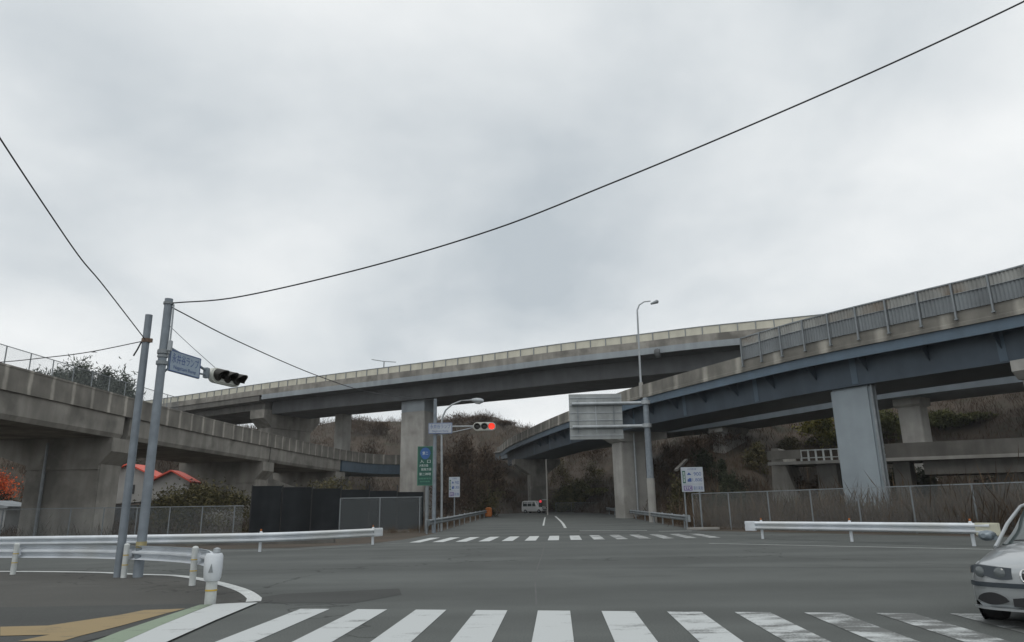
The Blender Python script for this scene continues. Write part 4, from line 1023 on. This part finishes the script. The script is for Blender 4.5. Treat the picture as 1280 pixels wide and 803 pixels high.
for sx in (-1, 1):
    pil = MB()
    pil.tube([(sx * .73, 1.05, .84), (sx * .725, 1.20, .90), (sx * .68, 1.55, 1.115), (sx * .60, 1.98, 1.335), (sx * .565, 2.25, 1.375)], .022, 8)
    pil.tube([(sx * .565, 2.25, 1.372), (sx * .565, 2.8, 1.38), (sx * .565, 3.2, 1.335), (sx * .62, 3.6, 1.13), (sx * .69, 3.98, .97)], .034, 8)
    pil.bar((sx * .715, 2.55, .9), (sx * .585, 2.6, 1.36), .07, .03)
    pil.build('pillar', SILVER, car, smooth=True, local=True)
    d = MB().box((sx * .874, 2.05, .56), (.012, 1.05, .5)).build('door', SILVER, car, local=True, bevel=.005)
    MB().box((sx * .887, 2.42, .72), (.02, .2, .03)).build('handle', TRIM, d, local=True)
    mr_ = MB(); mr_.lathe([(.02, -.10), (.06, -.095), (.075, -.02), (.07, .06), (.03, .10)], (sx * .93, 1.52, .965), axis=(sx * .15, -1, 0), n=12)
    for i, v in enumerate(mr_.v): mr_.v[i] = (sx * .93 + (v[0] - sx * .93) * 1.25, v[1], .965 + (v[2] - .965) * .95)
    mr_.bar((sx * .80, 1.53, .925), (sx * .9, 1.53, .94), .05, .05)
    mr_.build('wing_mirror', SILVER if False else mat('mirror_grey', (.22, .26, .29), .3, metal=.4, var=.04), car, smooth=True, local=True)
    for wy in (.80, 3.52):
        wh = MB().lathe([(.20, -.10), (.30, -.105), (.318, -.06), (.318, .06), (.30, .105), (.20, .10)], (sx * .77, wy, .318), axis=(1, 0, 0), n=28).build('wheel', RUBBER, car, smooth=True, local=True)
        rim = MB().lathe([(.21, -.02), (.205, .02), (.03, .035)], (sx * .865, wy, .318), axis=(sx, 0, 0), n=20)
        for a in range(7): rim.bar((sx * .89, wy, .318), (sx * .885, wy + math.cos(a * .897) * .2, .318 + math.sin(a * .897) * .2), .04, .02, up=(1, 0, 0))
        rim.build('rim', mat('alloy', (.45, .46, .47), .3, metal=.7, var=.05), wh, local=True)
        arch = MB()
        pts = [(sx * .866, wy + math.cos(math.radians(t)) * .355, .318 + math.sin(math.radians(t)) * .355) for t in range(-12, 193, 12)]
        arch.tube(pts, .012, 6); arch.build('wheel_arch', SILVER, car, smooth=True, local=True)
        MB().lathe([(.35, -.004), (.35, .004)], (sx * .87, wy, .318), axis=(1, 0, 0), n=28).build('wheel_well_shade', BLACK, car, local=True)  # flat black disc stands in for the shaded wheel recess
# nose details follow the plan curve of the bumper
NW = [0, .42, .52, .62, .70, .765, .81, .845, .865]; NY = [-.004, 0, .012, .035, .075, .14, .24, .4, .7]
def nose(w): return float(np.interp(abs(w), NW, NY))
def nose_patch(w0, w1, zlo, zhi, out, n=12, depth=.05, sx=1):
    fr = []; vs = []; fs = []
    for i in range(n + 1):
        w = w0 + (w1 - w0) * i / n; y = nose(w)
        d = (nose(w + .01) - nose(w - .01)) / .02; L_ = math.hypot(1, d); nx, ny = d / L_, -1 / L_
        t = i / n; a = zlo(t); b = zhi(t); rk = lambda z: max(0, z - .58) * .35
        for o_, z in ((out, a), (out, b), (-depth, b), (-depth, a)):
            vs.append((sx * (w + nx * o_), y + ny * o_ + rk(z), z))
    for i in range(n):
        for j in range(4): fs.append((i * 4 + j, i * 4 + (j + 1) % 4, (i + 1) * 4 + (j + 1) % 4, (i + 1) * 4 + j))
    fs.append((0, 1, 2, 3)); fs.append((n * 4 + 3, n * 4 + 2, n * 4 + 1, n * 4))
    return MB().add(vs, fs)
cz = lambda v: (lambda t: v)
for sx in (-1, 1):
    hl_ = nose_patch(.33, .838, lambda t: .545 + .035 * t - .02 * math.sin(t * PI * 2), lambda t: .665 + .03 * t - .10 * max(0, t - .75) * 2 + .0, .012, sx=sx).build('headlight', TRIM, car, smooth=True, local=True)
    for w in (.45, .66):
        y = nose(w); d = (nose(w + .02) - nose(w - .02)) / .04; ax = Vector((sx * d, -1, .12)).normalized()
        MB().lathe([(.062, .0), (.06, .016), (.04, .03), (.005, .036)], (sx * (w + d * .006), y + .018, .607), axis=ax, n=18).build('lamp', LAMPG, hl_, smooth=True, local=True)
    nose_patch(.795, .836, cz(.583), cz(.635), .0145, n=4, sx=sx).build('indicator', mat('clear_amber', (.16, .13, .10), .2, var=.05), hl_, local=True)
    # kidney grille: chrome ring and black slats
    ring = []
    for i in range(20):
        t = 2 * PI * i / 20; cx_ = .135 + .105 * math.copysign(abs(math.cos(t)) ** .6, math.cos(t)); zz = .585 + .07 * math.copysign(abs(math.sin(t)) ** .6, math.sin(t)); ring.append((sx * cx_, -.018 + max(0, zz - .58) * .35, zz))
    MB().prism([(p[0], p[1] + .006, p[2]) for p in ring], (0, .03, 0)).build('grille', BLACK, car, local=True)
    MB().tube(ring + ring[:1], .013, 8).build('grille_frame', CHROME, car, smooth=True, local=True)
    nose_patch(.40, .74, lambda t: .30 - .045 * math.sin(t * PI), lambda t: .30 + .09 * math.sin(t * PI) ** .6, .010, sx=sx).build('fog_lamp_opening', BLACK, car, smooth=True, local=True)
    nose_patch(0.0, .80, cz(.448), cz(.50), .022, sx=sx).build('bumper_strip', TRIM, car, smooth=True, local=True)
    nose_patch(0.0, .80, cz(.20), cz(.225), .02, sx=sx).build('bumper_lip', SILVER, car, smooth=True, local=True)
    tl_ = MB().box((sx * .62, 4.40, .80), (.3, .08, .14), sx * -.0).build('tail_light', mat('tail_red', (.35, .02, .02), .25), car, local=True, bevel=.02)
nose_patch(-.36, .36, lambda t: .25, lambda t: .385 - .05 * abs(t - .5) * 2, .006).build('lower_intake', BLACK, car, smooth=True, local=True)
MB().box((0, -.03, .465), (.33, .012, .165)).build('number_plate', SIGNW, car, local=True, bevel=.004)
MB().box((0, 2.2, .21), (1.5, 3.6, .1)).build('underbody', BLACK, car, local=True)
wp = MB(); wp.bar((-.55, 1.20, .92), (.05, 1.28, .955), .02, .015); wp.bar((.0, 1.19, .92), (.6, 1.27, .945), .02, .015); wp.build('wipers', BLACK, car, local=True)

# ------------------------------------------------------------------ white van far ahead
VANW = mat('van_white', (.66, .67, .66), .35, var=.05, coat=.3)
qv = at_y(681, 641, 113); vn = thing('white_van', 'small white van far ahead turning at the end of the road', 'van', (qv.x, 113, road_z(113)))
vn.rotation_euler = (0, 0, math.radians(58)); vn.scale = (.95, .92, .95)
def van_ring(y, w, zb, zt):
    h = zt - zb; half = [(w * .94, zb), (w, zb + h * .12), (w, zb + h * .45), (w * .95, zb + h * .8), (w * .86, zb + h * .96), (w * .6, zt)]
    return [(x, y, z) for x, z in half] + [(-x, y, z) for x, z in reversed(half)]
loft([van_ring(*q) for q in ((0, .62, .35, .78), (.06, .74, .3, .92), (.3, .78, .28, 1.02), (.75, .8, .28, 1.12), (1.0, .8, .28, 1.42), (1.45, .8, .28, 1.92), (1.8, .8, .28, 1.98), (3.6, .8, .28, 1.98), (3.95, .78, .3, 1.9), (4.05, .72, .36, 1.4))]).build('body', VANW, vn, smooth=True, local=True)
for sx in (-1, 1):
    for y0, y1 in ((1.25, 1.95), (2.05, 2.85), (2.95, 3.75)):
        MB().prism([(sx * .80, y0, 1.08), (sx * .80, y1, 1.08), (sx * .735, y1, 1.74), (sx * .735, y0 + (.28 if y0 < 1.5 else 0), 1.74)], (sx * .012, 0, 0)).build('side_window', GLASSD, vn, local=True)
    for wy in (.65, 3.3):
        wh = MB().lathe([(.2, -.09), (.29, -.08), (.30, 0), (.29, .08), (.2, .09)], (sx * .74, wy, .30), axis=(1, 0, 0), n=20).build('wheel', RUBBER, vn, smooth=True, local=True)
        MB().lathe([(.19, 0), (.05, .03)], (sx * .82, wy, .30), axis=(sx, 0, 0), n=14).build('rim', GALV, wh, local=True)
    MB().box((sx * .56, .05, .78), (.3, .1, .18)).build('headlight', LAMPG, vn, local=True, bevel=.02)
    MB().box((sx * .93, 1.3, 1.15), (.14, .06, .2)).build('wing_mirror', BLACK, vn, local=True, bevel=.02)
MB().prism([(-.66, .90, 1.22), (.66, .90, 1.22), (.60, 1.36, 1.80), (-.60, 1.36, 1.80)], (0, -.03, .02)).build('windscreen', GLASSD, vn, local=True)
MB().box((0, .02, .5), (1.2, .1, .16)).build('bumper', TRIM, vn, local=True)
MB().prism([(-.62, 4.03, 1.2), (.62, 4.03, 1.2), (.58, 3.99, 1.75), (-.58, 3.99, 1.75)], (0, .03, 0)).build('rear_window', GLASSD, vn, local=True)

# ------------------------------------------------------------------ vegetation
BARK = mat('bark', (.085, .068, .052), .9, var=.3, scale=3)
L_OL = mat_leaf('olive_leaf', [(.042, .040, .02), (.08, .073, .033), (.115, .10, .047), (.155, .13, .064)])
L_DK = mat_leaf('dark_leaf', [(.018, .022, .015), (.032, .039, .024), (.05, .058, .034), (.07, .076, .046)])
L_GR = mat_leaf('green_leaf', [(.04, .046, .015), (.08, .09, .028), (.125, .13, .045), (.165, .16, .065)])
L_G2 = mat_leaf('lightened_green_leaf', [(.07, .072, .03), (.13, .13, .05), (.19, .18, .075), (.25, .22, .10)])  # green leaf colours lightened to offset the shade inside the bushes
L_YG = mat_leaf('yellow_green_leaf', [(.05, .055, .01), (.12, .12, .02), (.2, .18, .03), (.26, .22, .05)])
L_BR = mat_leaf('bare_twig', [(.042, .029, .020), (.068, .046, .032), (.094, .065, .045), (.122, .090, .064)])
L_RB = mat_leaf('dry_reed', [(.035, .024, .015), (.068, .046, .028), (.105, .074, .046), (.16, .122, .08)])
L_OR = mat_leaf('orange_leaf', [(.45, .07, .025), (.62, .11, .04), (.72, .17, .06), (.28, .16, .05)])
L_CO = mat_leaf('blue_green_leaf', [(.05, .062, .05), (.075, .09, .07), (.10, .115, .09), (.13, .14, .115)])

def plant(name, label, cat, x, y, w, h, m, n, leaf, group=None, trunk=.25, elong=1.0, zbase=None, d=None, tip=.75, clumps=26, upright=0.0, shape='round'):
    """trunk with limbs to uneven leaf clumps; w, d, h overall size"""
    z0 = land(x, y) if zbase is None else zbase; d = d or w
    r = thing(name, label, cat, (x, y, z0), group)
    cs = []; tr = MB(); th = h * trunk
    tr.tube([(x, y, z0 - .4), (x + .05 * w * rng.normal(), y, z0 + th), (x + .04 * w * rng.normal(), y, z0 + h * .8)], max(.04, h * .022), 8, .02)
    for i in range(clumps):
        if shape == 'cone':
            t = rng.random() ** .9; rr = (1 - t) * .5 + .05; a = rng.random() * 2 * PI
            c = np.array([x + math.cos(a) * rr * w * rng.uniform(.4, 1), y + math.sin(a) * rr * d * rng.uniform(.4, 1), z0 + th + (h - th) * t])
        else:
            a = rng.random() * 2 * PI; u = rng.random() ** .5; t = rng.uniform(0, 1)
            rr = .5 * u * (math.sin(PI * min(1, (t * .8 + .22))) ** .6)
            c = np.array([x + math.cos(a) * rr * w, y + math.sin(a) * rr * d, z0 + th * .8 + (h * tip - th * .8) * t + h * (1 - tip) * rng.uniform(-.3, .7)])
        cs.append(c)
        if i < 14: tr.tube([(x, y, z0 + th * .7 + (c[2] - z0 - th * .7) * .3), tuple(c)], max(.02, h * .008), 5, .008)
    tr.build('trunk' if cat == 'tree' else 'stem', BARK, r)
    cs = np.array(cs); idx = rng.integers(0, clumps, n)
    sg = np.array([w, d, h * .8]) * (.105 if shape == 'round' else .07)
    pts = cs[idx] + rng.normal(size=(n, 3)) * sg * rng.uniform(.6, 1.2, (clumps, 1))[idx]
    pts[:, 2] = np.maximum(pts[:, 2], z0 + .02)
    tb = rng.uniform(.1, .75, clumps)[idx] + rng.normal(0, .16, n)
    cloud('crown' if cat == 'tree' else 'foliage', m, r, pts, leaf * rng.uniform(.6, 1.4, n), tb, elong, upright)
    return r
def px_plant(x0, x1, ytop, Y, *a, **k):
    """size a plant from what the photograph shows at that distance"""
    pass
def between(x0, x1, ytop, Y):
    c = at_y((x0 + x1) / 2, ytop, Y); w = abs(at_y(x1, ytop, Y).x - at_y(x0, ytop, Y).x)
    return c.x, w, c.z
def pp_(name, label, cat, x0, x1, ytop, Y, m, n, leaf, **k):
    x, w, zt = between(x0, x1, ytop, Y); z0 = land(x, Y)
    return plant(name, label, cat, x, Y, w, max(.8, zt - z0), m, n, leaf, **k)

# trees rising behind the left viaduct's fence
G1 = 'trees above the left viaduct'
for x0, x1, yt, Y, lb in ((78, 128, 446, 106, 'tallest feathery tree above the left viaduct parapet'), (112, 154, 456, 110, 'second tallest feathery tree above the left viaduct parapet'), (134, 178, 467, 104, 'rightmost low feathery tree above the left viaduct beside the thinner pole'), (54, 100, 460, 114, 'low feathery tree left of the tallest one above the left viaduct'), (20, 72, 463, 116, 'faint wispy tree leftmost above the left viaduct parapet')):
    pp_('tree', lb, 'tree', x0, x1, yt, Y, L_CO, 20000, .24, group=G1, trunk=.3, elong=3.2, clumps=70, tip=.55, upright=-.1)
# bushes under and beside the left viaduct
pp_('bush', 'wide olive bush behind the left mesh fence in front of the red-roofed house', 'bush', 188, 322, 599, 56, L_OL, 9000, .16, trunk=.08, clumps=60, d=3.5, elong=1.5)
pp_('bush', 'olive bush showing just above the charcoal screen fence', 'bush', 362, 462, 592, 66, L_OL, 5000, .18, trunk=.1, clumps=40, d=4, elong=1.5)
pp_('red_bush', 'bright orange red leafed bush at the left edge beyond the viaduct pier', 'bush', -40, 26, 584, 72, L_OR, 5000, .2, trunk=.35, clumps=36, d=4)
pp_('bush', 'dark green bush under the orange red one at the left edge', 'bush', -40, 18, 608, 70, L_DK, 3000, .2, trunk=.1, clumps=30, d=3)
pp_('bush', 'dark round bush beside the orange drum at the end of the left guardrail', 'bush', 586, 626, 600, 95, L_OL, 4500, .2, trunk=.08, clumps=36, elong=1.3)
pp_('bush', 'brown bare bush left of the white van under the bridge pier', 'bush', 618, 646, 622, 126, L_BR, 1800, .22, trunk=.05, clumps=24, elong=2.5)
G2 = 'bushes where the far road ends'
for x0, x1, yt, Y, m, lb in ((688, 716, 607, 121, L_G2, 'green bush behind the pale pole with the red light'), (706, 742, 598, 125, L_G2, 'largest green bush where the far road ends'), (734, 766, 610, 121, L_G2, 'yellowish bush right of the largest green one at the road end')):
    pp_('bush', lb, 'bush', x0, x1, yt, Y, m, 4200, .24, group=G2, trunk=.06, clumps=34, elong=1.4)
G3 = 'leafy shrubs on the right hillside'
for x0, x1, yt, Y, m, lb, n in ((1002, 1046, 513, 97, L_YG, 'bright yellow green bamboo clump left of the steel pier', 6000), (1076, 1120, 508, 96, L_GR, 'green bamboo clump between the steel pier and white pier', 6000), (1150, 1200, 514, 92, L_GR, 'green shrub clump right of the white topped pier', 5200), (1190, 1240, 524, 90, L_GR, 'lower green shrub at the right end of the hillside clumps', 4500), (1012, 1040, 496, 120, L_OL, 'olive clump above the bright yellow green bamboo', 3000)):
    pp_('bush', lb, 'bush', x0, x1, yt, Y, m, n, .26, group=G3, trunk=.05, clumps=40, elong=1.6)
pp_('conifer', 'small dark conifer behind the right mesh fence', 'tree', 893, 912, 578, 63, L_DK, 2200, .2, shape='cone', trunk=.06, clumps=40)
pp_('bush', 'dark round bush beside the small conifer behind the right fence', 'bush', 888, 936, 591, 58, L_DK, 5200, .16, trunk=.06, clumps=40)
G4 = 'dark evergreens high on the right hill'
for x0, x1, yt, Y, lb in ((1196, 1250, 492, 118, 'dark evergreen on the hill left of the right-hand pier'), (1236, 1300, 486, 112, 'dark evergreen on the hill behind the right-hand pier'), (1150, 1206, 497, 126, 'dark evergreen above the green shrub clumps'), (980, 1030, 500, 126, 'dark evergreen under the blue grey girder left of the steel pier')):
    pp_('evergreen_tree', lb, 'tree', x0, x1, yt, Y, L_DK, 4200, .34, group=G4, trunk=.2, clumps=44)
pp_('bare_tree', 'leafless brown tree between the green sign and the bridge arch', 'tree', 556, 606, 548, 88, L_BR, 5200, .16, trunk=.2, clumps=60, elong=4, upright=.3)
pp_('bare_tree', 'leafless brown tree behind the lit red signal', 'tree', 588, 630, 556, 97, L_BR, 5200, .16, trunk=.2, clumps=60, elong=4, upright=.3)
pp_('bare_tree', 'leafless brown tree right behind the high viaduct pier', 'tree', 536, 578, 560, 93, L_BR, 4600, .16, trunk=.2, clumps=60, elong=4, upright=.3)

for x0, x1, yt, Y in ((1098, 1150, 578, 65.4), (1132, 1180, 580, 64.6), (985, 1040, 592, 66), (1230, 1290, 580, 60)):  # dark bushes added to fill the darkness under the deck
    pp_('bush', 'added dark bush filling the shade under the low side road bridge', 'bush', x0, x1, yt, Y, L_BR if x0 == 985 else L_DK, 2600, .2, group='added bushes under the side road bridge', trunk=.05, clumps=34, elong=2)
TB = [(690, 545, 150), (712, 540, 160), (740, 548, 140), (836, 556, 78), (868, 545, 84), (905, 540, 90), (930, 536, 100), (958, 526, 104), (985, 520, 112), (1048, 512, 120), (1120, 506, 124), (1170, 500, 130), (1215, 496, 128), (1262, 490, 122), (575, 516, 160), (602, 520, 165), (628, 528, 168), (448, 520, 165), (476, 528, 168), (462, 550, 130)]
for i, (px, yt, Y) in enumerate(TB):
    w_ = 26 + 8 * (i % 3) if Y > 95 else 44
    pp_('bare_tree', 'leafless grey brown tree on the dry hillside behind the bridges', 'tree', px - w_ / 2, px + w_ / 2, yt, Y, L_BR, 1700, .13, group='bare trees on the hillside', trunk=.25, clumps=44, elong=5, upright=.4)
for px, yt, Y, m_ in ((850, 585, 66, L_OL), (880, 560, 76, L_DK), (945, 552, 80, L_OL), (912, 535, 92, L_DK), (985, 545, 96, L_OL), (742, 575, 128, L_OL), (700, 570, 138, L_OL), (1060, 530, 98, L_OL)):
    pp_('bush', 'low rounded evergreen shrub on the dry hillside behind the bridges', 'bush', px - 17, px + 17, yt, Y, m_, 1700, .2, group='low shrubs on the hillside', trunk=.05, clumps=24, elong=1.5)

# uncountable brushwood over the hills
def scatter(n, fx, fR, per, hmin, hmax, wid, m, name, ok=None, tint=None, up=1.4):
    P = []; H = []; T = []
    k = 0
    while k < n:
        col = fx(); R = fR(col); az = math.atan((col - 640) / 920); x, y = R * math.sin(az), R * math.cos(az)
        if ok and not ok(x, y, col, R): 
            k += .2; continue
        k += 1; z = land(x, y)
        tb = .45 + .35 * wob(x, y, .09, .7) / 1.5 + rng.normal(0, .12); hh = rng.uniform(hmin, hmax); s = hh * .38
        q = rng.normal(size=(per, 3)) * [s, s, 0] + [x, y, z - .35]; q[:, 2] += np.abs(rng.normal(0, hh * .35, per))
        P.append(q); H.append(np.full(per, hh) * rng.uniform(.3, .75, per)); T.append(tb + rng.normal(0, .17, per))
    P = np.concatenate(P); H = np.concatenate(H); T = np.concatenate(T)
    o = cloud(name, m, None, P, H * wid, T, 1 / wid, up); o['kind'] = 'stuff'; return o
def rf_(c): return float(np.interp(c, TX, T_RF))
def rr_f(c): return float(np.interp(c, TX, T_RR))
scatter(8500, lambda: rng.uniform(-120, 1420), lambda c: rf_(c) - 4 + (rr_f(c) + 6 - rf_(c)) * rng.random() ** .8, 26, .7, 1.9, .10, L_BR, 'brushwood')
def verge(x, y, col, R): return True
scatter(3000, lambda: 850 + 570 * rng.random() ** .8, lambda c: 1.0 + 21 * rng.random() ** 1.3 + float(np.interp(c, [850, 960, 1220, 1420], [51, 48.5, 40.5, 36])), 16, 1.2, 2.5, .045, L_RB, 'dry_reeds')
scatter(1500, lambda: rng.uniform(-40, 560), lambda c: rng.uniform(58, 90), 14, .5, 1.4, .07, L_BR, 'undergrowth')
def strip(name, pts, halfw, n, hmin, hmax, m, per=9, wid=.05):
    P = Path([(x, y, 0) for x, y in pts]); Q = []; H = []; T = []
    for i in range(n):
        p, nn, g = P.at(rng.random() * P.len); o = rng.normal(0, halfw * .5); x, y = p.x + nn.x * o, p.y + nn.y * o
        hh = rng.uniform(hmin, hmax)
        q = rng.normal(size=(per, 3)) * [.14, .14, 0] + [x, y, land(x, y) + .04]; Q.append(q); H.append(np.full(per, hh) * rng.uniform(.4, 1, per)); T.append(rng.uniform(.2, .8) + rng.normal(0, .15, per))
    H = np.concatenate(H); o = cloud(name, m, None, np.concatenate(Q), H * wid, np.concatenate(T), 1 / wid, 1.3); o['kind'] = 'stuff'
strip('dry_grass', [(-8.5, 47.5), (-6.6, 49), (-5.9, 56), (-5.2, 70), (-4.4, 92)], .55, 700, .2, .7, L_RB)
strip('dry_grass', [(13, 47.6), (12.4, 52), (12.7, 62), (13.2, 80), (13.6, 96)], .7, 800, .25, .8, L_RB)
strip('dry_grass', [(12.3, 47.8), (15.2, 43.4), (21.0, 34.8), (30, 23)], .35, 500, .1, .4, L_RB)
strip('dry_grass', [(-46, 44), (-17, 46.4), (-12, 49.6), (-6.6, 49)], .4, 500, .1, .4, L_RB)
# pale drain channel on the slope behind the right sign
a = at_y(845, 588, 61); b = at_y(858, 575, 66); mbk = MB().bar(a, b, .28, .18)
o = mbk.build('drain_channel', CONC_D); tag(o, 'pale concrete drain channel slanting up the slope above the toll price sign', 'drain channel')

# thin haze volume added to lift the distant darks
hm = bpy.data.materials.new('haze'); hm.use_nodes = True; hn = hm.node_tree
hn.nodes.remove(hn.nodes['Principled BSDF']); pv = hn.nodes.new('ShaderNodeVolumePrincipled')
pv.inputs['Color'].default_value = (.92, .95, .97, 1); pv.inputs['Density'].default_value = .0003
hn.links.new(pv.outputs['Volume'], hn.nodes['Material Output'].inputs['Volume'])
o = MB().box((0, 100, 24.5), (700, 500, 51.5)).build('haze', hm); o['kind'] = 'stuff'

# ------------------------------------------------------------------ overcast sky and light
SUN_EL, SUN_AZ = math.radians(58), math.radians(-150)
w = bpy.data.worlds.new('World'); SC.world = w; w.use_nodes = True
nt = w.node_tree; N = nt.nodes; L = nt.links
bg = N['Background']; bg.inputs['Strength'].default_value = .1
sky = N.new('ShaderNodeTexSky'); sky.sky_type = 'NISHITA'; sky.sun_disc = False
sky.sun_elevation = SUN_EL; sky.sun_rotation = SUN_AZ; sky.air_density = 1.0; sky.dust_density = 3.0
tc = N.new('ShaderNodeTexCoord')
sep = N.new('ShaderNodeSeparateXYZ'); L.new(tc.outputs['Generated'], sep.inputs['Vector'])
mz = N.new('ShaderNodeMath'); mz.operation = 'MAXIMUM'; mz.inputs[1].default_value = 0; L.new(sep.outputs['Z'], mz.inputs[0])
az = N.new('ShaderNodeMath'); az.operation = 'ADD'; az.inputs[1].default_value = .35; L.new(mz.outputs[0], az.inputs[0])
dv = N.new('ShaderNodeVectorMath'); dv.operation = 'DIVIDE'
cb = N.new('ShaderNodeCombineXYZ'); L.new(az.outputs[0], cb.inputs[0]); L.new(az.outputs[0], cb.inputs[1]); cb.inputs[2].default_value = 1
L.new(tc.outputs['Generated'], dv.inputs[0]); L.new(cb.outputs[0], dv.inputs[1])
def cn(scale, det, rough, off):
    mp = N.new('ShaderNodeMapping'); mp.inputs['Location'].default_value = off; L.new(dv.outputs[0], mp.inputs['Vector'])
    n = N.new('ShaderNodeTexNoise'); n.inputs['Scale'].default_value = scale; n.inputs['Detail'].default_value = det; n.inputs['Roughness'].default_value = rough; n.inputs['Distortion'].default_value = .3
    L.new(mp.outputs['Vector'], n.inputs['Vector']); return n
c1 = cn(1.0, 6, .5, (1.75, 6.75, 0)); c2 = cn(2.4, 5, .5, (7.7, 2.4, 0))
mxn = N.new('ShaderNodeMath'); mxn.operation = 'MULTIPLY_ADD'; mxn.inputs[1].default_value = .35; L.new(c2.outputs['Fac'], mxn.inputs[0]); L.new(c1.outputs['Fac'], mxn.inputs[2])
rp = N.new('ShaderNodeValToRGB'); e = rp.color_ramp.elements
e[0].position = .45; e[0].color = (.545, .60, .64, 1); e[1].position = .80; e[1].color = (.98, 1.0, 1.0, 1)
e2 = rp.color_ramp.elements.new(.63); e2.color = (.77, .81, .83, 1)
L.new(mxn.outputs[0], rp.inputs['Fac'])
sc = N.new('ShaderNodeVectorMath'); sc.operation = 'SCALE'; sc.inputs['Scale'].default_value = 10.0; L.new(rp.outputs['Color'], sc.inputs[0])
mx = N.new('ShaderNodeMix'); mx.data_type = 'RGBA'; mx.inputs['Factor'].default_value = .93
L.new(sky.outputs['Color'], mx.inputs['A']); L.new(sc.outputs[0], mx.inputs['B']); L.new(mx.outputs['Result'], bg.inputs['Color'])
sl = bpy.data.lights.new('sun', 'SUN'); sl.energy = .6; sl.angle = math.radians(25); sl.color = (1, .97, .92)
so = bpy.data.objects.new('sun', sl); COL.objects.link(so)
d = Vector((math.sin(SUN_AZ) * math.cos(SUN_EL), math.cos(SUN_AZ) * math.cos(SUN_EL), math.sin(SUN_EL)))
so.rotation_euler = d.to_track_quat('Z', 'Y').to_euler()

vs_ = SC.view_settings
vs_.view_transform = 'Standard'; vs_.look = 'None'; vs_.exposure = 0; vs_.gamma = 1; vs_.use_curve_mapping = False
SC.render.film_transparent = False
SC.cycles.max_bounces = 6; SC.cycles.diffuse_bounces = 3; SC.cycles.transparent_max_bounces = 16
SC.render.resolution_x, SC.render.resolution_y = 1024, 642
